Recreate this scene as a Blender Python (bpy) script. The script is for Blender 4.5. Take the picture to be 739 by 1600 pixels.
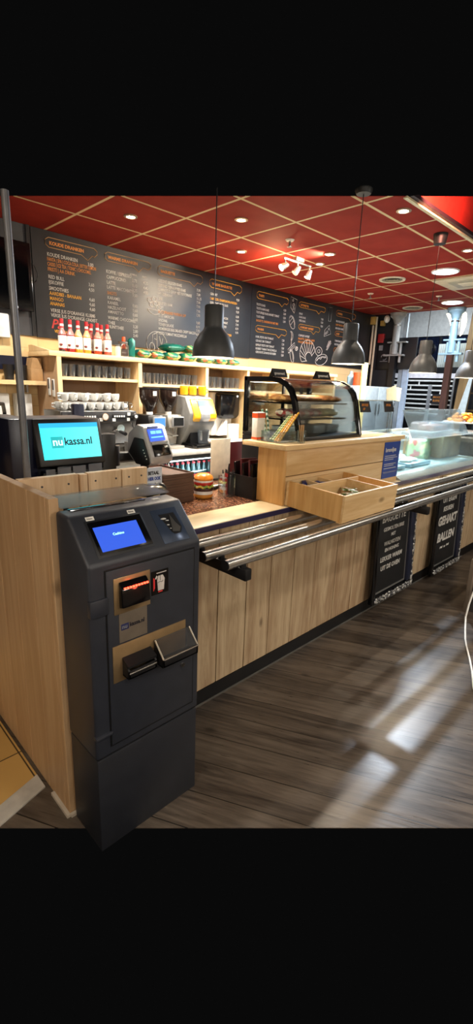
import bpy, bmesh, math, random
from mathutils import Vector, Matrix, Euler
random.seed(7)
S = bpy.context.scene
COL = S.collection
for o in list(bpy.data.objects): bpy.data.objects.remove(o)
PI = math.pi

# ------------------------------------------------------------------ camera, world, exposure
cam_data = bpy.data.cameras.new('camera'); cam = bpy.data.objects.new('camera', cam_data); COL.objects.link(cam)
yaw, pit, rol = math.radians(44.9416), math.radians(-14.8704), math.radians(2.15226)
fw = Vector((math.sin(yaw)*math.cos(pit), math.cos(yaw)*math.cos(pit), math.sin(pit)))
rt = Vector((math.cos(yaw), -math.sin(yaw), 0)); up = rt.cross(fw)
r2 = math.cos(rol)*rt + math.sin(rol)*up; u2 = -math.sin(rol)*rt + math.cos(rol)*up
cam.matrix_world = Matrix(((r2.x, u2.x, -fw.x, 0), (r2.y, u2.y, -fw.y, 0), (r2.z, u2.z, -fw.z, 1.5), (0, 0, 0, 1)))
cam_data.sensor_fit = 'AUTO'; cam_data.sensor_width = 36; cam_data.lens = 727.2*36/1600; cam_data.clip_start = .05
S.camera = cam
w = bpy.data.worlds.new('world'); S.world = w; w.use_nodes = True
w.node_tree.nodes['Background'].inputs[0].default_value = (.0015, .0015, .0015, 1)
S.cycles.transparent_max_bounces = 32
S.view_settings.view_transform = 'Standard'; S.view_settings.look = 'None'
S.view_settings.gamma = 1; S.view_settings.use_curve_mapping = False
S.view_settings.exposure = 0.88

CEIL = 2.752
# ------------------------------------------------------------------ light helpers
def lamp(name, typ, loc, energy, col=(1, .86, .68), size=.05, aim=None, angle=100, blend=.6, parent=None):
    d = bpy.data.lights.new(name, typ); d.energy = energy; d.color = col
    if typ == 'AREA': d.shape = 'DISK'; d.size = size
    else: d.shadow_soft_size = size
    if typ == 'SPOT': d.spot_size = math.radians(angle); d.spot_blend = blend
    o = bpy.data.objects.new(name, d); COL.objects.link(o)
    o.location = loc
    if aim is not None:
        o.rotation_euler = (Vector(aim)-Vector(loc)).to_track_quat('-Z', 'Y').to_euler()
    return o
WARM = (1, .84, .64); NEUT = (1, .93, .84); COOL = (.80, .90, 1)
# added fill spots and points, out of view on the customer side
for (x, y) in ((.2, -.9), (1.6, -1.5), (2.9, -.3), (4.2, -.9)):
    lamp('dining_fill_spot', 'SPOT', (x, y, 2.72), 50, NEUT, .06, (x, y, 0), 120, .8)
for (x, y, e) in ((-.9, .1, 30), (1.4, -1.5, 36), (4.6, -.8, 26)):
    lamp('dining_fill_point', 'POINT', (x, y, 1.95), e, NEUT, .14)
# staff side: added fill spots over the kitchen aisle, without fittings
for (x, y) in ((2.3, 2.75), (3.4, 2.8), (4.6, 2.9), (5.8, 3.2), (1.25, 3.3)):
    lamp('aisle_fill_spot', 'SPOT', (x, y, 2.70), 74, NEUT, .05, (x, y+.25, 0), 130, .7)

# ------------------------------------------------------------------ materials
MATS = {}
def sc(c):
    if isinstance(c, str):
        v = [int(c[i:i+2], 16)/255 for i in (0, 2, 4)]
        c = [x/12.92 if x <= .04045 else ((x+.055)/1.055)**2.4 for x in v]
    return (c[0], c[1], c[2], 1)
def new(name):
    m = bpy.data.materials.new(name); m.use_nodes = True
    return m, m.node_tree, m.node_tree.nodes['Principled BSDF']
def N(nt, t, **kw):
    n = nt.nodes.new(t)
    for k, v in kw.items():
        if hasattr(n, k): setattr(n, k, v)
        else: n.inputs[k].default_value = v
    return n
def ramp(nt, fac, stops):
    r = nt.nodes.new('ShaderNodeValToRGB'); e = r.color_ramp.elements
    while len(e) < len(stops): e.new(.5)
    for q, (p, c) in zip(e, stops): q.position = p; q.color = sc(c)
    nt.links.new(fac, r.inputs[0]); return r.outputs[0]
def mixc(nt, fac, a, b, mode='MIX'):
    m = nt.nodes.new('ShaderNodeMix'); m.data_type = 'RGBA'; m.blend_type = mode
    for s, v in ((m.inputs[0], fac), (m.inputs[6], a), (m.inputs[7], b)):
        if hasattr(v, 'links'): nt.links.new(v, s)
        else: s.default_value = v
    return m.outputs[2]
def math_(nt, op, a, b=None, c=None):
    m = nt.nodes.new('ShaderNodeMath'); m.operation = op
    for i, v in enumerate((a, b, c)):
        if v is None: continue
        if hasattr(v, 'links'): nt.links.new(v, m.inputs[i])
        else: m.inputs[i].default_value = v
    return m.outputs[0]
def plain(name, col, rough=.5, metal=0, emit=None, es=0, var=.06, scale=18, bump=0, coat=0):
    if name in MATS: return MATS[name]
    m, nt, b = new(name)
    tc = N(nt, 'ShaderNodeTexCoord'); no = N(nt, 'ShaderNodeTexNoise'); no.inputs['Scale'].default_value = scale; no.inputs['Detail'].default_value = 4
    nt.links.new(tc.outputs['Object'], no.inputs['Vector'])
    c = sc(col)
    lo = [x*(1-var*2) for x in c[:3]]; hi = [min(1, x*(1+var*2)) for x in c[:3]]
    nt.links.new(ramp(nt, no.outputs[0], [(.3, lo), (.7, hi)]), b.inputs['Base Color'])
    b.inputs['Roughness'].default_value = rough; b.inputs['Metallic'].default_value = metal; b.inputs['Coat Weight'].default_value = coat
    if bump:
        bp = N(nt, 'ShaderNodeBump'); bp.inputs['Strength'].default_value = bump; bp.inputs['Distance'].default_value = .002
        n2 = N(nt, 'ShaderNodeTexNoise'); n2.inputs['Scale'].default_value = scale*25
        nt.links.new(tc.outputs['Object'], n2.inputs['Vector']); nt.links.new(n2.outputs[0], bp.inputs['Height']); nt.links.new(bp.outputs[0], b.inputs['Normal'])
    if emit is not None:
        b.inputs['Emission Color'].default_value = sc(emit); b.inputs['Emission Strength'].default_value = es
    MATS[name] = m; return m
def wood(name, light, dark, grain=0, across=1, pw=None, rough=.5, rot=0, k=1.0, knots=True, spec=.5, seam=None, off=0):
    """grain runs along axis `grain`; with pw the boards are pw wide along axis `across`"""
    m, nt, b = new(name)
    tc = N(nt, 'ShaderNodeTexCoord'); mp = N(nt, 'ShaderNodeMapping'); nt.links.new(tc.outputs['Object'], mp.inputs[0])
    mp.inputs['Rotation'].default_value = (0, 0, rot)
    sx = N(nt, 'ShaderNodeSeparateXYZ'); nt.links.new(mp.outputs[0], sx.inputs[0])
    ax = [sx.outputs[0], sx.outputs[1], sx.outputs[2]]
    if pw:
        q = math_(nt, 'DIVIDE', math_(nt, 'SUBTRACT', ax[across], off), pw); pid = math_(nt, 'FLOOR', q)
        wn = N(nt, 'ShaderNodeTexWhiteNoise'); wn.noise_dimensions = '1D'; nt.links.new(pid, wn.inputs['W'])
        rnd = wn.outputs['Value']
        fr = math_(nt, 'FRACT', q)
    sc_ = [9*k]*3; sc_[grain] = .8*k
    cx = N(nt, 'ShaderNodeCombineXYZ')
    for i in range(3):
        v = math_(nt, 'MULTIPLY', ax[i], sc_[i])
        if pw and i == grain: v = math_(nt, 'ADD', v, math_(nt, 'MULTIPLY', rnd, 37.0))
        nt.links.new(v, cx.inputs[i])
    n1 = N(nt, 'ShaderNodeTexNoise'); n1.inputs['Scale'].default_value = 1.6; n1.inputs['Detail'].default_value = 5; n1.inputs['Distortion'].default_value = 1.2; n1.inputs['Roughness'].default_value = .62
    nt.links.new(cx.outputs[0], n1.inputs['Vector'])
    n2 = N(nt, 'ShaderNodeTexNoise'); n2.inputs['Scale'].default_value = 9; n2.inputs['Detail'].default_value = 3
    nt.links.new(cx.outputs[0], n2.inputs['Vector'])
    f = math_(nt, 'ADD', math_(nt, 'MULTIPLY', n1.outputs[0], .72), math_(nt, 'MULTIPLY', n2.outputs[0], .28))
    if pw: f = math_(nt, 'ADD', f, math_(nt, 'MULTIPLY', math_(nt, 'SUBTRACT', rnd, .5), .16))
    mid = [(a+c)/2 for a, c in zip(sc(light)[:3], sc(dark)[:3])]
    col = ramp(nt, f, [(.34, dark), (.5, mid), (.66, light)])
    if knots:
        vs = N(nt, 'ShaderNodeMapping'); s3 = [5.5]*3; s3[grain] = 2.6; vs.inputs['Scale'].default_value = s3; nt.links.new(mp.outputs[0], vs.inputs[0])
        vo = N(nt, 'ShaderNodeTexVoronoi'); vo.inputs['Scale'].default_value = 1.0; nt.links.new(vs.outputs[0], vo.inputs['Vector'])
        kf = ramp(nt, vo.outputs['Distance'], [(.035, (.85, .85, .85)), (.10, (0, 0, 0))])
        kd = [x*.45 for x in sc(dark)[:3]]
        col = mixc(nt, kf, col, (kd[0], kd[1], kd[2], 1))
    if pw and seam:
        d = math_(nt, 'ABSOLUTE', math_(nt, 'SUBTRACT', fr, .5))
        col = mixc(nt, math_(nt, 'GREATER_THAN', d, .5-seam/pw), col, (.01, .008, .006, 1))
    nt.links.new(col, b.inputs['Base Color'])
    if spec is not None: b.inputs['Specular IOR Level'].default_value = spec
    rr = N(nt, 'ShaderNodeMapRange'); rr.inputs['To Min'].default_value = rough-.08; rr.inputs['To Max'].default_value = rough+.10
    nt.links.new(n2.outputs[0], rr.inputs[0]); nt.links.new(rr.outputs[0], b.inputs['Roughness'])
    bp = N(nt, 'ShaderNodeBump'); bp.inputs['Strength'].default_value = .25; bp.inputs['Distance'].default_value = .003
    nt.links.new(f, bp.inputs['Height']); nt.links.new(bp.outputs[0], b.inputs['Normal'])
    MATS[name] = m; return m
def glass(name, tint=(.93, .96, .96), refl=.05, rough=.02, fk=.6, haze=0, hcol=(.8, .85, .87)):
    """sheet glass: tinted see-through with a fresnel reflection"""
    m = bpy.data.materials.new(name); m.use_nodes = True; nt = m.node_tree; nt.nodes.clear()
    out = N(nt, 'ShaderNodeOutputMaterial'); tr = N(nt, 'ShaderNodeBsdfTransparent'); gl = N(nt, 'ShaderNodeBsdfGlossy')
    tr.inputs[0].default_value = (*tint, 1); gl.inputs['Roughness'].default_value = rough; gl.inputs[0].default_value = (.95, .98, 1, 1)
    fr = N(nt, 'ShaderNodeFresnel'); fr.inputs[0].default_value = 1.45
    f = math_(nt, 'ADD', math_(nt, 'MULTIPLY', fr.outputs[0], fk), refl)
    mx = N(nt, 'ShaderNodeMixShader'); nt.links.new(f, mx.inputs[0]); nt.links.new(tr.outputs[0], mx.inputs[1]); nt.links.new(gl.outputs[0], mx.inputs[2])
    res = mx.outputs[0]
    if haze:
        df = N(nt, 'ShaderNodeBsdfDiffuse'); df.inputs[0].default_value = (*hcol, 1); tl = N(nt, 'ShaderNodeBsdfTranslucent'); tl.inputs[0].default_value = (*hcol, 1)
        m1 = N(nt, 'ShaderNodeMixShader'); m1.inputs[0].default_value = .5; nt.links.new(df.outputs[0], m1.inputs[1]); nt.links.new(tl.outputs[0], m1.inputs[2])
        m2 = N(nt, 'ShaderNodeMixShader'); m2.inputs[0].default_value = haze; nt.links.new(res, m2.inputs[1]); nt.links.new(m1.outputs[0], m2.inputs[2]); res = m2.outputs[0]
    nt.links.new(res, out.inputs[0]); MATS[name] = m; return m
def emis(name, col, st):
    m, nt, b = new(name); b.inputs['Base Color'].default_value = (.02, .02, .02, 1)
    b.inputs['Emission Color'].default_value = sc(col); b.inputs['Emission Strength'].default_value = st; MATS[name] = m; return m
def pattern(name, cols, scale=30, rough=.4, metal=0, bump=.3):
    m, nt, b = new(name); tc = N(nt, 'ShaderNodeTexCoord'); vo = N(nt, 'ShaderNodeTexVoronoi'); vo.inputs['Scale'].default_value = scale
    no = N(nt, 'ShaderNodeTexNoise'); no.inputs['Scale'].default_value = scale*.7
    nt.links.new(tc.outputs['Object'], vo.inputs['Vector']); nt.links.new(tc.outputs['Object'], no.inputs['Vector'])
    sp = N(nt, 'ShaderNodeSeparateColor'); nt.links.new(vo.outputs['Color'], sp.inputs[0])
    n = len(cols); r = nt.nodes.new('ShaderNodeValToRGB'); r.color_ramp.interpolation = 'CONSTANT'; e = r.color_ramp.elements
    while len(e) < n: e.new(.5)
    for i, c in enumerate(cols): e[i].position = i/n; e[i].color = sc(c)
    nt.links.new(sp.outputs[0], r.inputs[0]); nt.links.new(r.outputs[0], b.inputs['Base Color'])
    b.inputs['Roughness'].default_value = rough; b.inputs['Metallic'].default_value = metal
    bp = N(nt, 'ShaderNodeBump'); bp.inputs['Strength'].default_value = bump; bp.inputs['Distance'].default_value = .01
    nt.links.new(no.outputs[0], bp.inputs['Height']); nt.links.new(bp.outputs[0], b.inputs['Normal'])
    MATS[name] = m; return m

PLANK = wood('plank_oak', 'c9b391', '97795a', grain=2, across=0, pw=.2, rough=.55, k=1.1)
PANEL = wood('panel_pine', 'c6a680', 'ad8a64', grain=2, across=1, pw=.16, rough=.5, k=.7, off=.02)
PANELX = wood('panel_pine_rail', 'dcc09a', 'bb9870', grain=2, across=0, pw=.2, rough=.5)
PINE = wood('pine', 'e2c494', 'c79f69', grain=0, rough=.45, k=.8)
PINEY = wood('pine_end', 'e0b374', 'c08c4a', grain=2, rough=.45, k=.8)
BIRCH = wood('birch', 'efd3a4', 'd9b680', grain=0, rough=.5, k=.7, knots=False)
BIRCHV = wood('birch_upright', 'ecd0a2', 'd0ab76', grain=2, rough=.5, k=.7, knots=False)
ASH = wood('ash_side', 'c4a483', 'a98663', grain=2, rough=.55, k=.8, knots=False)
CREAM = wood('cream_laminate', 'ead6b0', 'dcc295', grain=0, rough=.35, knots=False, k=.6)
FLOORM = wood('floor_dark_oak', '5f5449', '2d2621', grain=0, across=1, pw=.15, rough=.30, rot=math.radians(62), k=1.2, seam=.002, spec=.5)
TRAYM = wood('tray_brown', '6b4f41', '453027', grain=0, rough=.5, knots=False)
DARKW = wood('dark_brown_wood', '4a2a22', '2d1814', grain=2, rough=.4, knots=False)
TAN = wood('tan_board', '8d7147', '6d5433', grain=2, rough=.5, knots=False)
TABLEW = wood('table_panel', '7d7062', '5e5347', grain=2, rough=.5, knots=False)
BLACK = plain('black_paint', '0c0c0d', .45); BLACKG = plain('black_gloss', '0a0a0c', .15); BLACKP = plain('black_plastic', '141416', .4)
NAVY = plain('navy_plastic', '0f1226', .35)
ANTH = plain('anthracite_powder', '292c34', .42, bump=.25, scale=20)
ANTHD = plain('anthracite_plinth', '212329', .45, bump=.25, scale=20)
STEEL = plain('brushed_steel', 'c9c6c0', .25, .9); STEELD = plain('dull_steel', '8e8b86', .35, 1); CHROME = plain('chrome', 'e6e6e6', .1, 1)
BRASSY = plain('brushed_bronze_plate', 'b89c74', .28, .75)
WHITE = plain('white_plastic', 'e6e6e2', .4); WHITEC = plain('white_china', 'd2d2ce', .2, coat=.5); CREAMP = plain('cream_card', 'e2d3b0', .7)
GREYP = plain('grey_plastic', '77787a', .4); SILV = plain('silver_plastic', 'a9aaac', .35, .4); DGREY = plain('dark_grey_metal', '4a4a4b', .45, .3)
SHADE = plain('lamp_grey', '484a4c', .45, .1); SHADEIN = plain('lamp_white_inside', 'f4f0e6', .5)
POLE = plain('pole_grey', '6b6c70', .4, .5)
GRANITE = pattern('granite', ['6f4432', '8d5f45', '4b2c21', 'a17a5d', '5b3829', '7a4d38', '2f1d17'], 130, .18, 0, .02)
CHALK = plain('chalkboard', '121315', .6, var=.2, scale=6); MENU = plain('menu_board', '1d1d1f', .42, var=.25, scale=3)
PURPLE = plain('aubergine_edge', '2a2348', .4)
TXW = plain('white_lettering', 'c9c7c1', .6); TXO = plain('orange_lettering', 'cf8436', .6); TXY = plain('yellow_lettering', 'e8a92c', .6); TXF = plain('tan_outline', 'b58a55', .6)
TXR = plain('red_lettering', 'c93a33', .6); TXN = plain('navy_lettering', '1c2350', .6)
RED = plain('red_plastic', 'b3242a', .4); MAROON = plain('maroon_leather', '4a1418', .4); BLUE = plain('blue_print', '1f3f8f', .5); YEL = plain('yellow_plastic', 'f2b01e', .3, coat=.3)
ORANGE = plain('orange_plastic', 'd8501f', .5); GREEN = plain('green_plastic', '2f6b45', .5); LGREY = plain('light_grey_metal', 'a9b0b2', .4, .1)
GL = glass('clear_glass'); GLT = glass('tinted_glass', (.90, .96, .95), .05, haze=.02); SMOKE = glass('smoked_acrylic', (.80, .79, .78), .0, .3, .2, .06, (.4, .4, .42)); GLB = glass('blue_glass', (.86, .94, .98), .05, haze=.07)
TUMB = glass('tumbler_glass', (.82, .83, .85), .10, haze=.03)
BULB = emis('bulb_glow', 'fff0d2', 14); BULBC = emis('downlight_cool', 'f4f8ff', 14); HALO = emis('halogen_glow', 'fff2dc', 30)
BLANK = plain('paper_white', 'dcdad4', .7)

# ------------------------------------------------------------------ mesh builder
class MB:
    def __init__(s): s.bm = bmesh.new()
    def _bev(s, verts, r, seg=2):
        if r > 0:
            es = list({e for v in verts for e in v.link_edges})
            bmesh.ops.bevel(s.bm, geom=es, offset=r, segments=seg, affect='EDGES', profile=.5)
    def box(s, x0, x1, y0, y1, z0, z1, bev=0, M=None, seg=2):
        vs = bmesh.ops.create_cube(s.bm, size=1)['verts']
        T = Matrix.Translation(((x0+x1)/2, (y0+y1)/2, (z0+z1)/2)) @ Matrix.Diagonal((abs(x1-x0), abs(y1-y0), abs(z1-z0), 1))
        if M: T = M @ T
        for v in vs: v.co = T @ v.co
        s._bev(vs, bev, seg); return s
    def cyl(s, p0, p1, r0, r1=None, n=20, bev=0):
        p0, p1 = Vector(p0), Vector(p1); d = p1-p0
        r = bmesh.ops.create_cone(s.bm, cap_ends=True, cap_tris=False, segments=n, radius1=r0, radius2=r0 if r1 is None else r1, depth=d.length)['verts']
        T = Matrix.Translation((p0+p1)/2) @ d.to_track_quat('Z', 'Y').to_matrix().to_4x4()
        for v in r: v.co = T @ v.co
        return s
    def tube(s, pts, r, n=8):
        pts = [Vector(p) for p in pts]; rings = []
        for i, p in enumerate(pts):
            d = (pts[min(i+1, len(pts)-1)]-pts[max(i-1, 0)]).normalized()
            a = d.cross(Vector((0, 0, 1)))
            if a.length < 1e-3: a = d.cross(Vector((1, 0, 0)))
            a.normalize(); b = d.cross(a)
            rings.append([s.bm.verts.new(p+r*(math.cos(t)*a+math.sin(t)*b)) for t in [2*PI*k/n for k in range(n)]])
        for A, B in zip(rings, rings[1:]):
            for k in range(n): s.bm.faces.new((A[k], A[(k+1) % n], B[(k+1) % n], B[k]))
        s.bm.faces.new(rings[0]); s.bm.faces.new(rings[-1][::-1]); return s
    def lathe(s, prof, c=(0, 0, 0), n=24, M=None, sq=None):
        T = Matrix.Translation(c) @ (M or Matrix.Identity(4)); rings = []
        for (r, z) in prof:
            if r < 1e-5: rings.append([s.bm.verts.new(T @ Vector((0, 0, z)))])
            else:
                ring = []
                for k in range(n):
                    t = 2*PI*k/n; x, y = math.cos(t), math.sin(t)
                    if sq:
                        g = (abs(x)**sq+abs(y)**sq)**(-1/sq); x *= g; y *= g
                    ring.append(s.bm.verts.new(T @ Vector((r*x, r*y, z))))
                rings.append(ring)
        for A, B in zip(rings, rings[1:]):
            if len(A) == 1 and len(B) == 1: continue
            for k in range(n):
                k2 = (k+1) % n
                if len(A) == 1: s.bm.faces.new((A[0], B[k2], B[k]))
                elif len(B) == 1: s.bm.faces.new((A[k], A[k2], B[0]))
                else: s.bm.faces.new((A[k], A[k2], B[k2], B[k]))
        return s
    def prism(s, poly, ax, a0, a1, bev=0, M=None, seg=2):
        f = {'x': lambda p, a: (a, p[0], p[1]), 'y': lambda p, a: (p[0], a, p[1]), 'z': lambda p, a: (p[0], p[1], a)}[ax]
        M = M or Matrix.Identity(4)
        A = [s.bm.verts.new(M @ Vector(f(p, a0))) for p in poly]; B = [s.bm.verts.new(M @ Vector(f(p, a1))) for p in poly]
        s.bm.faces.new(A); s.bm.faces.new(B[::-1]); n = len(poly)
        for k in range(n): s.bm.faces.new((A[k], B[k], B[(k+1) % n], A[(k+1) % n]))
        s._bev(A+B, bev, seg); return s
    def sph(s, c, r, sc_=(1, 1, 1), n=16, M=None):
        vs = bmesh.ops.create_uvsphere(s.bm, u_segments=n, v_segments=max(6, n//2), radius=r)['verts']
        T = Matrix.Translation(c) @ (M or Matrix.Identity(4)) @ Matrix.Diagonal((*sc_, 1))
        for v in vs: v.co = T @ v.co
        return s
    def text(s, body, M, size, align='LEFT', bold=0, ext=.0006, width=1.0, res=2, shear=0):
        c = bpy.data.curves.new('t', 'FONT'); c.body = body; c.size = size; c.align_x = align; c.extrude = ext; c.offset = bold; c.resolution_u = res; c.shear = shear
        o = bpy.data.objects.new('t', c); me = bpy.data.meshes.new_from_object(o)
        me.transform(M @ Matrix.Diagonal((width, 1, 1, 1)))
        s.bm.from_mesh(me); bpy.data.objects.remove(o); bpy.data.curves.remove(c); bpy.data.meshes.remove(me); return s
    def xf(s, M):
        for v in s.bm.verts: v.co = M @ v.co
        return s
ROOT = {}
def _props(o, label, cat, group, kind):
    if label: o['label'] = label
    if cat: o['category'] = cat
    if group: o['group'] = group
    if kind: o['kind'] = kind
def thing(name, label, cat, loc=(0, 0, 0), group=None, kind=None):
    o = bpy.data.objects.new(name, None); o.empty_display_size = .05; COL.objects.link(o); o.location = loc; ROOT[o] = Vector(loc)
    _props(o, label, cat, group, kind); return o
def obj(name, mb, mat, parent=None, label=None, cat=None, group=None, kind=None, loc=None, ang=35, flat=False):
    bm = mb.bm; bmesh.ops.recalc_face_normals(bm, faces=bm.faces)
    if parent is not None: L = ROOT[parent]
    elif loc is not None: L = Vector(loc)
    else:
        xs = [v.co for v in bm.verts]; L = Vector(((min(v.x for v in xs)+max(v.x for v in xs))/2, (min(v.y for v in xs)+max(v.y for v in xs))/2, min(v.z for v in xs)))
    me = bpy.data.meshes.new(name)
    for v in bm.verts: v.co -= L
    bm.to_mesh(me); bm.free()
    if not flat:
        me.polygons.foreach_set('use_smooth', [True]*len(me.polygons)); me.set_sharp_from_angle(angle=math.radians(ang))
    me.materials.append(mat)
    o = bpy.data.objects.new(name, me); COL.objects.link(o); ROOT[o] = L
    if parent is not None: o.parent = parent
    else: o.location = L
    _props(o, label, cat, group, kind); return o
def dup(root, loc, rotz=0, label=None, group=None, rot=None, scale=None):
    r = root.copy(); COL.objects.link(r); r.location = loc; r.rotation_euler = rot or (0, 0, rotz); ROOT[r] = Vector(loc)
    if scale: r.scale = (scale,)*3 if not hasattr(scale, '__len__') else scale
    if label: r['label'] = label
    if group: r['group'] = group
    for ch in list(root.children):
        c = ch.copy(); COL.objects.link(c); c.parent = r
        for g in list(ch.children):
            d = g.copy(); COL.objects.link(d); d.parent = c
    return r
def front(x, y, z, lean=0):                                   # lettering that faces the customer (-Y); x right, z up
    return Matrix.Translation((x, y, z)) @ Euler((PI/2+lean, 0, 0)).to_matrix().to_4x4()
def basis(o, X, Y):                                           # frame with origin o, x axis X, y axis Y
    X = Vector(X).normalized(); Y = Vector(Y).normalized(); Z = X.cross(Y)
    return Matrix(((X.x, Y.x, Z.x, o[0]), (X.y, Y.y, Z.y, o[1]), (X.z, Y.z, Z.z, o[2]), (0, 0, 0, 1)))
def struct(name, mb, mat, **k): return obj(name, mb, mat, kind='structure', loc=k.pop('loc', (0, 0, 0)), **k)

# ================================================================== SETTING
# modelled as far as the photograph shows the room
struct('floor', MB().prism([(.347, 1.448), (1.579, .315), (2.10, -.165), (12, -.165), (12, 4.6), (-.5, 4.6), (-.5, 2.227)], 'z', -.003, 0), FLOORM)
TILEF = None
def tilemat(name, a, c, sx, sy, grout, ox=0, oy=0, axes=(0, 1), off=0.5, rough=.4, gap=.012):
    m, nt, b = new(name); tc = N(nt, 'ShaderNodeTexCoord'); s_ = N(nt, 'ShaderNodeSeparateXYZ'); nt.links.new(tc.outputs['Object'], s_.inputs[0])
    cx = N(nt, 'ShaderNodeCombineXYZ'); nt.links.new(math_(nt, 'SUBTRACT', s_.outputs[axes[0]], ox), cx.inputs[0]); nt.links.new(math_(nt, 'SUBTRACT', s_.outputs[axes[1]], oy), cx.inputs[1])
    br = N(nt, 'ShaderNodeTexBrick'); br.offset = off; br.inputs['Scale'].default_value = 1; br.inputs['Brick Width'].default_value = sx; br.inputs['Row Height'].default_value = sy
    br.inputs['Mortar Size'].default_value = gap/2; br.inputs['Mortar Smooth'].default_value = .1; br.inputs['Color1'].default_value = sc(a); br.inputs['Color2'].default_value = sc(c); br.inputs['Mortar'].default_value = sc(grout)
    nt.links.new(cx.outputs[0], br.inputs['Vector']); nt.links.new(br.outputs[0], b.inputs['Base Color']); b.inputs['Roughness'].default_value = rough; MATS[name] = m; return m
# the dining side of the room, behind and beside the photographer
struct('floor_dining', MB().box(-1.8, 9.3, -3.5, -.17, -.003, 0).box(-1.8, -.55, -.17, 4.4, -.003, 0), FLOORM)
struct('ceiling_dining', MB().box(-1.8, 9.3, -3.5, -.25, 2.80, 2.83).box(-1.8, -.3, -.25, 4.4, 2.80, 2.83), plain('ceiling_cream', 'cfc3b0', .8))
struct('wall_left', MB().box(-1.85, -1.8, -3.5, 4.4, 0, 2.8), plain('wall_warm', 'c9b79a', .7))
struct('wall_front', MB().box(-1.8, 9.3, -3.55, -3.5, 0, 2.8), plain('wall_beige', 'bfae94', .7))
# raised step floor at the far left
TILEF = tilemat('step_tiles', 'c79f5d', 'b98f4f', .42, .3, '4a3c28', .1, 1.75, (0, 1), 0, .35, .006)
struct('floor_tiles', MB().prism([(.376, 1.538), (.53, 1.588), (.53, 2.6), (-.3, 2.6), (-.3, 1.75)], 'z', 0, .004), TILEF)
struct('trim_1', MB().prism([(.349, 1.452), (.53, 1.509), (.53, 1.586), (.376, 1.536), (.30, 1.51)], 'z', 0, .006), plain('aluminium_strip', 'c9c6bd', .4, .3))

# ceiling with its grid
def ceilmat():
    m, nt, b = new('red_ceiling_tiles'); tc = N(nt, 'ShaderNodeTexCoord'); s_ = N(nt, 'ShaderNodeSeparateXYZ'); nt.links.new(tc.outputs['Object'], s_.inputs[0])
    fs = []
    for i, o_ in ((0, 1.922), (1, 3.798)):
        q = math_(nt, 'DIVIDE', math_(nt, 'SUBTRACT', s_.outputs[i], o_-.3), .6); d = math_(nt, 'ABSOLUTE', math_(nt, 'SUBTRACT', math_(nt, 'FRACT', q), .5))
        fs.append(math_(nt, 'LESS_THAN', d, .0115/.6))
    f = math_(nt, 'MAXIMUM', fs[0], fs[1])
    no = N(nt, 'ShaderNodeTexNoise'); no.inputs['Scale'].default_value = 5; nt.links.new(tc.outputs['Object'], no.inputs['Vector'])
    c = mixc(nt, f, ramp(nt, no.outputs[0], [(.3, '80231a'), (.7, '8b2b21')]), sc('c9b48a'))
    nt.links.new(c, b.inputs['Base Color']); b.inputs['Roughness'].default_value = .75; b.inputs['Specular IOR Level'].default_value = .12; return m
struct('ceiling', MB().prism([(.98, 4.388), (7.43, 4.388), (7.49, 1.74), (3.183, 1.74), (1.398, 3.886)], 'z', CEIL, CEIL+.003), ceilmat())
struct('trim_2', MB().box(3.19, 7.49, 1.728, 1.755, CEIL-.008, CEIL+.004), plain('ceiling_edge_trim', 'd9c9a2', .5))
struct('trim_3', MB().prism([(3.22, CEIL+.006), (7.5, CEIL+.006), (7.5, CEIL+.03), (3.29, CEIL+.03)], 'y', 1.70, 1.73), plain('dark_edge', '2a1a20', .5))
# raised red cove beside the low ceiling
struct('wall_cove', MB().prism([(3.29, CEIL+.03), (7.5, CEIL+.03), (7.5, 3.9), (3.329+3.6, 2.793+.97)], 'y', 1.74, 1.77), plain('cove_red', 'a5261c', .55))
lamp('cove_light', 'SPOT', (3.2, 1.35, 2.80), 170, (1, .36, .25), .03, (3.6, 1.74, 2.88), 55, .6)

# back wall: beige tile strip, grey paint at the left
struct('wall_back', MB().box(.9, 7.5, 4.388, 4.44, 0, CEIL), tilemat('wall_tiles', 'e3c795', 'dabb86', .3, .1, 'bda276', 0, 1.88, (0, 2), .5, .35, .004))
struct('wall_back_paint', MB().box(.9, 1.79, 4.372, 4.388, 1.88, CEIL), plain('grey_paint', '3a3b3e', .6))
struct('wall_back_end', MB().box(7.241, 7.5, 4.37, 4.388, 0, CEIL), BLACKP)
struct('trim_4', MB().box(1.752, 1.782, 4.36, 4.388, 1.88, CEIL), BLACK)
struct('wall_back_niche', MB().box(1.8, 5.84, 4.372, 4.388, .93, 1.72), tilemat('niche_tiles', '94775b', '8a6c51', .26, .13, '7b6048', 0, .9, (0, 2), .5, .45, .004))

# ================================================================== MENU BOARD
mb_ = thing('menu_board', 'long black menu wall lettered in white and orange below the red ceiling', 'menu board', (4.5, 4.38, 1.87))
BY = 4.366
obj('panel', MB().box(1.794, 4.482, BY, 4.388, 1.875, CEIL-.004), MENU, mb_)
obj('panel', MB().box(4.486, 7.24, BY, 4.388, 1.885, CEIL-.004), MENU, mb_)
def bubble(x0, x1, z0, z1, px, head, hs=.045, col=TXF):
    z0b = z0
    pts = [(x0+.03, z1), (x1-.03, z1), (x1, z1-.02), (x1, z0+.03), (x1-.03, z0b+.003), (px+.08, z0b+.012), (px+.03, z0b-.035), (px-.03, z0b), (x0+.03, z0b), (x0, z0b+.02), (x0, z1-.02), (x0+.03, z1)]
    m = MB(); m.tube([(p[0], BY-.003, p[1]) for p in pts], .0027, 6); obj('heading_frame', m, col, mb_)
    m = MB(); m.text(head, front(x0+.035, BY-.0015, (z0+z1)/2-hs*.36), hs*.86, bold=.0013, ext=.001); obj('heading', m, TXO, mb_)
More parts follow.
